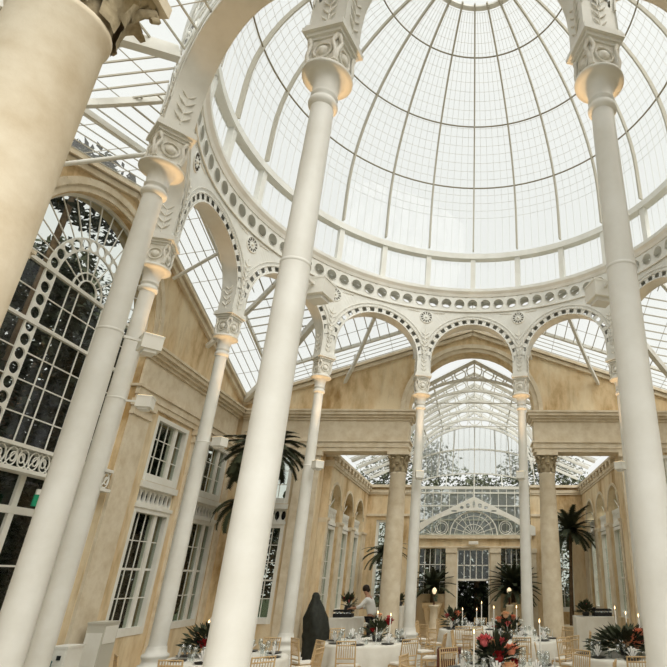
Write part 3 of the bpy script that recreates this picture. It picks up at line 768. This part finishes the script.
# ------------------------------------------------ palms and planters
def palm(loc,h,n,L,label,name='potted_palm',droop=1.0,pot='stone_pale',tr=.07,lift=.9,leafw=.022,lean=(0,0)):
    t=thing(name,loc,label,'palm')
    q=MB(); q.lathe([(.20,0),(.26,.05),(.30,.36),(.34,.38),(.34,.44),(.28,.44),(.27,.38),(.02,.37)],20); q.build('pot',pot,t)
    q=MB(); q.tube([(0,0,.3),(lean[0]*.4,lean[1]*.4,h*.5),(lean[0],lean[1],h)],[tr*1.3,tr,tr*.9],8); q.build('trunk','bark',t)
    for i in range(n):
        q=MB(); a=2.39996*i+random.uniform(-.2,.2); el=lift*(1-1.25*i/n)+random.uniform(-.1,.1); Lk=L*random.uniform(.8,1.1)
        P=[]; p=Vector((lean[0],lean[1],h)); e=el
        for j in range(9): P.append(p.copy()); p+=Vector((cos(a)*cos(e),sin(a)*cos(e),sin(e)))*Lk/8; e-=.17*droop
        q.tube(P,[.014-.0013*j for j in range(9)],4)
        for j in range(2,34):
            f=j/34*8; k=int(f); fr=f-k; c=P[k].lerp(P[min(k+1,8)],fr); d=(P[min(k+1,8)]-P[k]).normalized(); sd=d.cross(Vector((0,0,1))).normalized(); ll=L*.24*(1-.65*(j/34)**2)
            for s in (-1,1):
                tip=c+sd*s*ll*.8+d*ll*.55+Vector((0,0,.10*ll-.35*ll*abs(droop)*.6)); wv=d*leafw
                q.add([c-wv,c+wv,tip],[(0,1,2)])
        q.build('frond','palm',t)
    return t
palm((-6.1,15.6,0),5.35,46,1.45,'tall dark palm in the far left corner, crown behind the nearest columns',lean=(.0,-.1),leafw=.035)
palm((-6.6,16.1,0),3.9,22,1.15,'lower palm with drooping fronds in the far left corner',droop=1.5)
palm((3.6,22.7,0),3.75,44,1.3,'tall palm at the right of the nave by the end window',lean=(.15,0),leafw=.03,lift=1.35,droop=.75)
palm((-3.6,22.9,0),2.9,22,1.1,'slender palm at the left of the nave behind the stone column')
# stone troughs before the end wall
def trough(x,label):
    t=thing('stone_trough',(x,23.85,0),label,'planter',0,'stone troughs by the far door')
    q=MB(); q.lathe([(.28,0),(.30,.5),(.42,.9),(.52,1.05),(.55,1.16),(.50,1.16),(.4,1.1),(.02,1.08)],4,Matrix.Rotation(PI/4,4,'Z')); q.s=[False]*len(q.s); q.build('bowl','stone',t)
    return t
trough(-1.72,'square stone trough under the left window of the far wall'); trough(1.5,'square stone trough under the right window of the far wall')
def shrub(loc,label,n,L,up):
    t=thing('fan_shrub',loc,label,'plant'); q=MB(); q.tube([(0,0,0),(0,0,.55)],[.09,.07],8); q.build('stem','bark',t)
    for i in range(n):
        q=MB(); a=2.39996*i; e=up*(1-i/n*1.15); p=Vector((0,0,.55)); P=[]
        for j in range(7): P.append(p.copy()); p+=Vector((cos(a)*cos(e),sin(a)*cos(e),sin(e)))*L/6; e-=.16
        for j in range(6):
            d=(P[j+1]-P[j]).normalized(); sd=d.cross(Vector((0,0,1))).normalized(); 
            for f in (0,.25,.5,.75):
                c=P[j].lerp(P[j+1],f)
                for s in (-1,1): q.add([c,c+d*.085,c+sd*s*.24*(1-j/8)+d*.12+Vector((0,0,.03))],[(0,1,2)])
        q.tube(P,.01,4); q.build('frond','palm',t)
shrub((1.5,23.85,1.08),'dark round cycad in the right stone trough by the far door',64,1.15,1.5)
shrub((-1.72,23.85,1.08),'spiky fan palm in the left stone trough by the far door',26,.95,1.4)
def tlamp(loc,label):
    t=thing('shell_lamp',loc,label,'lamp',0,'glowing lamps by the far door')
    q=MB(); q.lathe([(.05,0),(.03,.05),(.02,.35),(.05,.37)],10); q.build('stand','crate',t)
    q=MB(); q.lathe([(.03,.37),(.07,.43),(.09,.50),(.05,.58),(.01,.6)],14); q.build('shade','warmglass',t)
tlamp((-1.60,23.15,1.10),'small glowing lamp before the left fan palm'); tlamp((1.30,23.15,1.10),'small glowing lamp before the right cycad')
for x in (-1.60,1.30): q=MB(); q.lathe([(.22,0),(.22,.06),(.16,.1),(.14,.98),(.2,1.04),(.2,1.10),(.01,1.10)],16); o=q.build('stone_stand','stone_pale'); o.location=(x,23.15,0); tag(o,'slim stone stand below the '+('left' if x<0 else 'right')+' glowing lamp','stand')
# sign / emergency fittings
t=thing('emergency_light',(-.11,24.2,3.38),'small white box lamp fixed above the far doorway','lamp'); q=MB(); q.box(-.2,.2,-.08,.0,-.06,.06); q.build('housing','frame',t); q=MB(); q.box(-.17,.17,-.085,-.08,-.035,.035); q.build('diffuser','cushion',t)
t=thing('exit_sign',(-7.6,9.8,3.25),'small green exit light with a white lamp above, by the left column','sign',R_(60)); q=MB(); q.box(-.055,.055,-.02,.02,-.11,.08); q.build('panel','green',t); q=MB(); q.box(-.045,.045,-.03,.02,.08,.17); q.build('lamp_head','frame',t)
# ------------------------------------------------ banquet: tables, chairs, settings
def cloth_obj(loc,r,label,h=.76):
    q=MB(); n=96; prof=[(.001,h),(r*.5,h),(r-.02,h),(r,h-.012),(r+.012,h-.05),(r+.03,h-.25),(r+.05,h-.5),(r+.07,.02)]
    vs=[]
    for i,(rr,z) in enumerate(prof):
        f=max(0,(h-z)/h)
        for k in range(n):
            a=2*PI*k/n; w_=1+.045*f*(sin(14*a)+.5*sin(23*a+1)); vs.append((rr*w_*cos(a),rr*w_*sin(a),z))
    q.add(vs,[(i*n+k,i*n+(k+1)%n,(i+1)*n+(k+1)%n,(i+1)*n+k) for i in range(len(prof)-1) for k in range(n)],True)
    o=q.build('tablecloth','cloth'); o.location=loc; return tag(o,label,'tablecloth',group='white round tablecloths')
def table_obj(loc,r,label):
    t=thing('round_table',loc,label,'table',0,'round banquet tables'); q=MB(); q.lathe([(.01,.70),(r-.04,.70),(r-.03,.745),(.01,.745)],32); q.build('tabletop','gold',t)
    for k in range(4): a=k*PI/2; q=MB(); q.tube([(r*.5*cos(a),r*.5*sin(a),0),(r*.4*cos(a),r*.4*sin(a),.7)],.02,6); q.build('leg','black',t)
    return t
def make_chair():
    t=thing('chiavari_chair',(0,0,0),'','chair',0)
    q=MB(); q.box(-.20,.20,-.19,.19,.43,.455); q.build('seat','gold',t)
    q=MB(); q.lathe([(.01,.455),(.17,.455),(.19,.47),(.185,.495),(.01,.50)],4,Matrix.Rotation(PI/4,4,'Z')@Matrix.Diagonal((1.38,1.38,1,1))); q.s=[False]*len(q.s); q.build('cushion','cushion',t)
    for sx in (-1,1):
        q=MB(); q.tube([(sx*.19,.18,.45),(sx*.20,.20,0)],[.015,.012],8); q.build('leg','gold',t)
        q=MB(); q.tube([(sx*.18,-.27,.92),(sx*.185,-.20,.46),(sx*.19,-.25,0)],[.013,.016,.012],8); q.build('leg','gold',t)
    q=MB()
    for z,dy in ((.91,-.268),(.84,-.258),(.62,-.223)): q.tube([(-.18,dy,z),(.18,dy,z)],.012,6)
    for i in range(7): x=-.13+.26*i/6; q.tube([(x,-.223,.62),(x,-.268,.91)],.0075,5)
    k=MB(); k.tube([(-.18,-.21,.54),(.18,-.21,.54)],.012,6); k.build('cross_rail','gold',t)
    for z in (.18,.28):
        k=MB(); k.tube([(-.195,-.23,z),(-.195,.19,z),(.195,.19,z),(.195,-.23,z)],.009,5); k.build('stretcher','gold',t)
    q.build('backrest','gold',t); return t
chair0=make_chair(); used=[False]
def chair(x,y,face_,label,group):
    # face_: direction the chair looks (radians, from +y clockwise negative)
    global chair0
    if not used[0]: used[0]=True; chair0.location=(x,y,0); chair0.rotation_euler=(0,0,face_); chair0['label']=label; chair0['group']=group; return chair0
    return dup(chair0,(x,y,0),face_,label,group)
def make_glass():
    q=MB(); q.lathe([(.034,0),(.034,.004),(.006,.012),(.005,.09),(.02,.105),(.038,.14),(.041,.175),(.033,.22),(.031,.22),(.039,.175),(.036,.14),(.003,.108)],14); o=q.build('wine_glass','tglass'); return tag(o,'','glass')
def make_tumbler():
    q=MB(); q.lathe([(.001,0),(.03,0),(.038,.10),(.036,.10),(.028,.01),(.001,.01)],12); o=q.build('tumbler','tglass'); return tag(o,'','glass')
def make_plate():
    t=thing('place_setting_plate',(0,0,0),'','plate'); q=MB(); q.lathe([(.001,.012),(.09,.012),(.14,.022),(.142,.018),(.09,.0),(.001,0)],24); q.build('dish','china',t); return t
def make_napkin():
    q=MB()
    for k in range(5):
        a=R_(-60+30*k); q.add([(0,-.01,0),(0,.01,0),(.10*sin(a)+.02,0,.16*cos(a)+.02),(.10*sin(a)-.02,.0,.16*cos(a)+.02)],[(0,2,3),(1,3,2),(0,1,2),(1,0,3)])
    o=q.build('folded_napkin','napkin'); return tag(o,'','napkin')
G0,T0,P0,N0=make_glass(),make_tumbler(),make_plate(),make_napkin(); first={}
def put(o,loc,rz,label,group):
    if o.name not in first: first[o.name]=1; o.location=loc; o.rotation_euler=(0,0,rz); o['label']=label; o['group']=group; return o
    return dup(o,loc,rz,label,group)
def candle(loc,h,label,group):
    t=thing('taper_candle',loc,label,'candle',0,group)
    q=MB(); q.lathe([(.045,0),(.045,.008),(.012,.015),(.010,.05),(.018,.06),(.018,.075)],12); q.build('holder','silver',t)
    q=MB(); q.lathe([(.013,.07),(.011,h-.02),(.003,h)],10); q.build('wax_stick','wax',t)
    q=MB(); q.lathe([(.001,h+.004),(.010,h+.02),(.007,h+.04),(.001,h+.065)],8); q.build('flame','flame',t)
def centrepiece(loc,label,blooms,n,spread,hgt,tall=.12,fol='palm'):
    t=thing('flower_centrepiece',loc,label,'flowers',0,'flower centrepieces')
    q=MB(); q.lathe([(.001,0),(.09,0),(.12,tall*.6),(.10,tall),(.09,tall),(.001,tall*.6)],18); q.build('vase','china',t)
    q=MB()
    for i in range(n):
        a=random.uniform(0,2*PI); e=random.uniform(-.15,1.25); Lk=spread*random.uniform(.55,1.05); d=Vector((cos(a)*cos(e),sin(a)*cos(e),sin(e)*hgt/spread)); c=Vector((0,0,tall))+d*Lk
        sd=d.cross(Vector((random.gauss(0,.4),random.gauss(0,.4),1))).normalized(); s=random.uniform(.06,.13); up=d.normalized()
        q.add([c-up*s,c+sd*s*.33+Vector((0,0,.01)),c+up*s,c-sd*s*.33],[(0,1,2,3)],True)
        if i%9==0: q.tube([(0,0,tall),c],.005,4)
    q.build('foliage',fol,t)
    for (x,y,z,r,m_) in blooms:
        q=MB()
        q.ball((x,y,z),r*.55,8,5)
        for ring_,(nn,rr,tilt) in enumerate(((5,.55,1.1),(7,.85,.7),(8,1.05,.25))):
            for k in range(nn):
                a=2*PI*k/nn+ring_*.4; dr=Vector((cos(a)*cos(tilt),sin(a)*cos(tilt),sin(tilt))); sd=Vector((-sin(a),cos(a),0)); c=Vector((x,y,z))
                q.add([c+dr*r*.2,c+dr*r*rr*.7+sd*r*.38,c+dr*r*rr+Vector((0,0,r*.2)),c+dr*r*rr*.7-sd*r*.38],[(0,1,2,3)],True)
        q.build('bloom',m_,t)
def bl(L,mats): return [(*p,mats[i%len(mats)]) for i,p in enumerate(L)]
TABS=[('middle left table',(-2.33,13.55),1.0,10,'behind the nearest gold chair'),
 ('far opening table',(-.05,17.0),.95,8,'between the stone columns'),
 ('table right of the aisle',(1.05,14.1),.92,8,'before the right stone column'),
 ('near central table',(.45,9.45),.95,8,'at the bottom edge'),
 ('near right table',(2.75,11.2),.98,8,'beside the near right column'),
 ('near left table',(-4.3,10.95),1.0,9,'by the left wall')]
NEAR=['facing the camera across','seen from behind at']
DIR=['far side','far right','right side','near right','near side','near left','left side','far left']
TY=[0,0,0,0,0,0]
COLS=[(XC+RR*sin(R_(a_)),YC+RR*cos(R_(a_)),.74) for a_ in range(-165,180,30)]+[(-2.5,17.5,.75),(2.25,17.5,.75),(-4.2,17.0,.6)]
for ti,(nm,(tx,ty),r,nch,_) in enumerate(TABS):
    table_obj((tx,ty,0),r,'round table under the white cloth, '+nm); cloth_obj((tx,ty,0),r,'white floor length cloth on the '+nm)
    off={0:R_(6),1:.15,2:.1,3:.2,4:.15,5:.1}[ti]
    for k in range(8):
        a=off+2*PI*k/8; rc=r+.40; cx_=tx+rc*sin(a)+random.uniform(-.03,.03); cy_=ty+rc*cos(a)+random.uniform(0,.05)*(1 if cos(a)>0 else -1)
        if all(math.hypot(cx_-X_,cy_-Y_)>R__ for X_,Y_,R__ in COLS):
            COLS.append((cx_,cy_,.52))
            chair(cx_,cy_,-a+PI+random.uniform(-.12,.12),'gold slat back chair with ivory cushion, %s of the %s'%(DIR[k],nm),'gold chairs around the '+nm)
        px,py=tx+(r-.2)*sin(a),ty+(r-.2)*cos(a); D_=DIR[k]
        put(P0,(px,py,.762),0,'dark plate at the %s of the %s'%(D_,nm),'plates on the '+nm)
        put(N0,(px,py,.785),-a,'white folded napkin on the %s plate, %s'%(D_.replace(' side',''),nm),'napkins on the '+nm)
        for da,rr,ob,kn in ((.17,.36,G0,'wine glass left of'),(.30,.26,G0,'wine glass far left of'),(-.2,.36,T0,'water tumbler right of')):
            put(ob,(tx+(r-rr)*sin(a+da),ty+(r-rr)*cos(a+da),.762),0,'clear %s the %s setting, %s'%(kn,D_.replace(' side',''),nm),('tumblers' if 'tumb' in kn else 'wine glasses')+' on the '+nm)
Z=.76
centrepiece((-2.15,13.55,Z),'red and white flower centrepiece on the middle left table',bl([(.25,-.08,.38,.12),(-.10,-.12,.22,.07),(.02,0,.50,.07),(-.28,0,.32,.06),(.2,.1,.46,.06),(-.05,-.15,.40,.06)],['red','red','peach','white_fl','pink','white_fl']),110,.30,.36,fol='leaf_mid')
centrepiece((-.6,17.0,Z),'small red and peach flower bunch left on the far table',bl([(.1,-.1,.36,.12),(-.2,0,.3,.09),(.0,-.1,.22,.09),(.25,0,.28,.08)],['coral','pink','red','peach']),170,.36,.4)
centrepiece((.75,15.1-1.0,Z),'peach and coral flower centrepiece on the table right of the far aisle',bl([(-.05,-.1,.48,.12),(.12,0,.42,.10),(-.2,-.05,.38,.11),(.0,-.15,.3,.09),(.3,0,.34,.08),(-.3,0,.22,.08)],['peach','coral','coral','pink','white_fl','red']),170,.34,.36)
centrepiece((.30,9.5,Z),'large pink and red flower centrepiece at the bottom centre',bl([(-.16,-.15,.38,.14),(.24,-.15,.26,.13),(.06,-.2,.18,.13),(.30,-.1,.08,.1),(-.02,-.05,.34,.09),(.12,-.05,.36,.10),(.20,-.3,.05,.13),(-.3,-.2,.15,.09),(.02,-.3,.02,.09)],['pink','coral','red','red','peach','pink','peach','white_fl','white_fl']),260,.36,.34)
centrepiece((2.7,11.1,Z),'leafy centrepiece with coral roses beside the near right column',bl([(.22,-.2,.36,.12),(.05,-.25,.28,.12),(.30,-.1,.26,.13),(.14,-.3,.18,.11),(-.05,-.3,.2,.09),(.38,-.2,.16,.10)],['coral','coral','pink','coral','peach','peach']),560,.66,.32)
centrepiece((-4.72,11.15,Z),'dark leafy flower centrepiece on the near left table',bl([(-.05,-.2,.2,.12),(.1,-.2,.38,.1),(.2,-.15,.28,.1),(-.2,-.1,.34,.08)],['red','white_fl','peach','peach']),320,.48,.42)
for (x,y,h,lb,g) in [(-2.16,13.45,.54,'lit taper candle left of the red flowers on the middle left table','candles on the middle left table'),
 (-1.86,13.35,.50,'lit taper candle right of the red flowers on the middle left table','candles on the middle left table'),
 (-.36,16.7,.46,'lit taper candle, leftmost of those on the far table','candles on the far table'),
 (.03,16.5,.46,'lit taper candle in the middle of the far table','candles on the far table'),
 (.17,17.2,.60,'tallest lit taper candle on the far table','candles on the far table'),
 (.42,13.9,.62,'lit taper candle left of the peach flowers','candles on the table right of the aisle'),
 (.95,14.0,.62,'lit taper candle right of the peach flowers','candles on the table right of the aisle'),
 (-.02,9.1,.50,'lit taper candle left of the large pink flowers','candles on the near central table'),
 (1.02,9.7,.60,'lit taper candle right of the large pink flowers','candles on the near central table'),
 (2.72,11.75,.70,'lit taper candle behind the coral roses, leftmost','candles on the near right table'),
 (2.86,11.5,.62,'lit taper candle behind the coral roses, middle','candles on the near right table'),
 (3.10,11.5,.58,'lit taper candle beside the near right column','candles on the near right table'),
 (-4.88,11.25,.5,'lit taper candle on the near left table above the dark leaves','candles on the near left table')]:
    candle((x,y,Z),h,lb,g)
# hanging flame lamp on near left table
t=thing('candle_lantern',(-4.86,11.4,Z),'glowing round candle lantern among the flowers on the near left table','lantern'); q=MB(); q.lathe([(.05,0),(.02,.04),(.015,.34),(.03,.36)],12); q.build('stem','silver',t); q=MB(); q.lathe([(.03,.36),(.09,.42),(.10,.5),(.06,.58),(.05,.6)],16); q.build('globe','cushion',t)
# buffet tables
def boxcloth(x0,x1,y0,y1,h,label,cat='tablecloth',name='draped_buffet_cloth'):
    q=MB(); n=48; vs=[]
    cx_,cy_=(x0+x1)/2,(y0+y1)/2
    per=[]
    for k in range(n):
        t=k/n*4; s=int(t); f=t-s
        per.append([(x0+(x1-x0)*f,y0),(x1,y0+(y1-y0)*f),(x1-(x1-x0)*f,y1),(x0,y1-(y1-y0)*f)][s])
    for i,(z,gx) in enumerate(((h,0),(h-.03,.01),(h*.5,.02),(.01,.03))):
        for k,(x,y) in enumerate(per):
            dx,dy=x-cx_,y-cy_; L_=math.hypot(dx,dy); g=gx+(.02*i/3)*sin(k*1.7); vs.append((x+dx/L_*g-cx_,y+dy/L_*g-cy_,z))
    q.add(vs,[(i*n+k,(i)*n+(k+1)%n,(i+1)*n+(k+1)%n,(i+1)*n+k) for i in range(3) for k in range(n)]); q.add(vs[:n],[tuple(range(n))])
    o=q.build(name,'cloth'); o.location=(cx_,cy_,0); return tag(o,label,cat)
boxcloth(-4.35,-3.45,18.2,18.9,.95,'white cloth draped over the buffet beside the bending waiter')
boxcloth(3.1,4.25,18.6,19.3,.95,'white cloth draped over the buffet by the right arcade')
boxcloth(-2.5,-2.12,18.02,18.35,1.27,'tall white draped stand between the left stone column and the white iron column')
def crate(loc,label):
    t=thing('glass_tray',loc,label,'tray'); q=MB(); q.box(-.28,.28,-.18,.18,0,.03)
    for a,b2,c,d in ((-.28,.28,-.18,-.16),(-.28,.28,.16,.18),(-.28,-.26,-.18,.18),(.26,.28,-.18,.18)): q.box(a,b2,c,d,.03,.10); q.box(a,b2,c,d,.15,.20)
    q.build('rack','black',t)
    q=MB()
    for i in range(5):
        for j in range(3): q.lathe([(.02,.03),(.03,.14),(.028,.14),(.018,.04)],8,None,-.2+.1*i,-.1+.1*j)
    q.build('glasses','tglass',t)
crate((-4.0,18.45,.95),'black rack of glasses on the white buffet beside the waiter')
crate((3.95,18.9,.95),'black rack on the white buffet by the right arcade')
centrepiece((-3.95,18.75,1.15-.2),'dark red flowers standing behind the glass rack on the left buffet',bl([(0,0,.55,.09),(.12,0,.5,.08),(-.12,0,.5,.08),(.04,-.05,.42,.07)],['red','crate','red','pink']),70,.25,.4,.3)
centrepiece((3.45,18.9,.95),'small green plant with pink blooms on the right buffet',bl([(.05,0,.32,.05),(-.1,0,.26,.04)],['pink','peach']),150,.3,.3)
centrepiece((-2.3,18.15,1.27),'little green posy on the tall white draped stand',bl([(0,-.05,.2,.04)],['white_fl']),60,.18,.2)
# covered equipment by the pilaster
q=MB(); q.lathe([(.37,0),(.35,.15),(.36,.3),(.35,.45),(.355,.6),(.34,.75),(.335,.9),(.31,1.02),(.28,1.14),(.23,1.25),(.18,1.34),(.14,1.42),(.11,1.5),(.10,1.58),(.06,1.65),(.001,1.66)],48,wob=lambda t,z:1+.07*sin(5*t+z*3)+.05*sin(9*t-z*11)+.05*sin(4*t+z*19)+.03*sin(17*t+z*9))
q.v=[(x-.17*max(0,z-.5)/1.2,y,z) for x,y,z in q.v]
o=q.build('covered_heater','tarp'); o.location=(-4.36,17.0,0); tag(o,'dark creased cover with a narrow neck standing before the left stone pilaster','cover')
# cabinets at the left wall
t=thing('metal_cabinet',(-7.34,12.2,0),'tall pale grey metal cabinet against the left wall pier','cabinet',R_(0)); q=MB(); q.box(-.17,.17,-.22,.22,.0,1.2); q.box(-.18,.18,-.23,.23,1.2,1.24); q.build('body','grey',t)
q=MB(); q.box(-.15,.15,-.235,-.22,.06,1.05); q.build('door','frame',t)
q=MB(); q.box(.17,.18,-.19,.19,.86,1.16); q.build('vent_panel','frame',t)
t=thing('white_cabinet',(-7.38,11.35,0),'lower white cabinet with a small dark square, beside the grey one','cabinet'); q=MB(); q.box(-.16,.16,-.22,.22,0,.87); q.box(-.17,.17,-.23,.23,.87,.91); q.build('body','frame',t)
q=MB(); q.box(.02,.09,-.24,-.22,.70,.77); q.build('lock_plate','black',t)
q=MB(); q.box(-.14,.14,-.232,-.22,.06,.84); q.build('door','frame',t)
q=MB(); q.lathe([(.11,0),(.14,.02),(.15,.68),(.16,.70),(.14,.72),(.01,.74)],20); o=q.build('waste_bin','blue'); o.location=(-7.42,10.85,0); tag(o,'dark teal bin beside the white cabinet','bin')
# service crates near aisle
t=thing('wooden_crate',(-.55,13.2,0),'dark red wooden stand behind the gold chairs in the aisle','stand'); q=MB(); q.box(-.25,.25,-.2,.2,.62,.66)
q.build('top','crate',t)
for sx in (-1,1):
    for sy in (-1,1): q=MB(); q.box(sx*.22-.025,sx*.22+.025,sy*.17-.025,sy*.17+.025,0,.62); q.build('leg','crate',t)
q=MB(); q.box(-.22,.22,-.16,.16,.25,.45); q.build('shelf','crate',t)
# ------------------------------------------------ waiter
def skinobj(name,verts,edges,rad,m,parent,root=0,lev=2):
    me=bpy.data.meshes.new(name); me.from_pydata(verts,edges,[]); me.materials.append(M[m]); o=bpy.data.objects.new(name,me); C.objects.link(o)
    if parent: o.parent=parent
    md=o.modifiers.new('skin','SKIN'); md.use_smooth_shade=True
    for i,r in enumerate(rad):
        v=me.skin_vertices[0].data[i]; v.radius=(r,r) if not hasattr(r,'__len__') else r; v.use_root=(i==root)
    s=o.modifiers.new('sub','SUBSURF'); s.levels=lev; s.render_levels=lev; return o
# local: faces -x (towards the buffet); left-right is y
V=[(0,0,.95),(-.02,0,1.12),(-.08,0,1.30),(-.14,0,1.46),(-.19,0,1.56),(-.24,0,1.64),(-.27,0,1.72), # 0-6 spine..head
   (-.02,-.10,.90),(0,-.11,.50),(.04,-.11,.09),(-.10,-.11,.04), # leg R 7-10
   (-.02,.10,.90),(-.03,.11,.50),(.02,.11,.09),(-.12,.11,.04),   # leg L 11-14
   (-.14,-.19,1.43),(-.32,-.24,1.24),(-.55,-.20,1.22),(-.63,-.19,1.21), # arm R 15-18
   (-.14,.19,1.43),(-.30,.22,1.22),(-.50,.16,1.20),(-.58,.15,1.19)]
E_=[(0,1),(1,2),(2,3),(3,4),(4,5),(5,6),(0,7),(7,8),(8,9),(9,10),(0,11),(11,12),(12,13),(13,14),(3,15),(15,16),(16,17),(17,18),(3,19),(19,20),(20,21),(21,22)]
Rd=[.13,.115,.125,.12,.05,.075,.085,.085,.055,.04,.035,.085,.055,.04,.035,.055,.04,.03,.03,.055,.04,.03,.03]
man=skinobj('waiter',V,E_,Rd,'skin',None); man.location=(-3.06,18.0,0); man.rotation_euler=(0,0,R_(-12)); tag(man,'person in white shirt and dark trousers leaning left over the white buffet','person')
for sgn,b0 in ((-1,(-.63,-.19,1.21)),(1,(-.58,.15,1.19))):
    pass
# fingers
hv=[];he=[];hr=[]
for b0,th_s in (((-.63,-.19,1.21),1),((-.58,.15,1.19),-1)):
    for f in range(4):
        i=len(hv); y=b0[1]-.03+.02*f; L=[.075,.085,.08,.065][f]
        hv+= [(b0[0]+.01,y,b0[2]),(b0[0]-L*.6,y,b0[2]-.005),(b0[0]-L,y,b0[2]-.03)]; he+=[(i,i+1),(i+1,i+2)]; hr+=[.011,.009,.007]
    i=len(hv); hv+=[(b0[0]+.04,b0[1]+th_s*.03,b0[2]),(b0[0]+.0,b0[1]+th_s*.06,b0[2]-.01),(b0[0]-.03,b0[1]+th_s*.065,b0[2]-.02)]; he+=[(i,i+1),(i+1,i+2)]; hr+=[.012,.010,.008]
hd=skinobj('fingers',hv,he,hr,'skin',man,0,1)
for i in range(0,len(hv),3): hd.data.skin_vertices[0].data[i].use_root=True
sh=skinobj('shirt',[(0,0,.98),(-.02,0,1.12),(-.08,0,1.30),(-.14,0,1.45),(-.18,0,1.53),(-.14,-.20,1.43),(-.30,-.245,1.26),(-.42,-.22,1.23),(-.14,.20,1.43),(-.28,.225,1.24),(-.40,.19,1.21)],
  [(0,1),(1,2),(2,3),(3,4),(3,5),(5,6),(6,7),(3,8),(8,9),(9,10)],[.15,.145,.155,.15,.07,.075,.06,.05,.075,.06,.05],'shirt',man)
tr=skinobj('trousers',[(0,0,.97),(-.02,-.10,.90),(0,-.11,.50),(.04,-.11,.12),(-.02,.10,.90),(-.03,.11,.50),(.02,.11,.12)],[(0,1),(1,2),(2,3),(0,4),(4,5),(5,6)],[.145,.11,.08,.06,.11,.08,.06],'trouser',man)
q=MB(); q.ball((-.255,0,1.745),.105,14,8,None,(1.05,.95,1.02)); q.ball((-.19,0,1.70),.07,10,6); q.build('hair','hair',man)
q=MB(); q.ball((-.355,0,1.70),.017,6,4); 
q.build('nose','skin',man)
for sy in (-1,1):
    q=MB(); q.ball((-.338,sy*.032,1.725),.011,6,4); q.build('eye','hair',man)
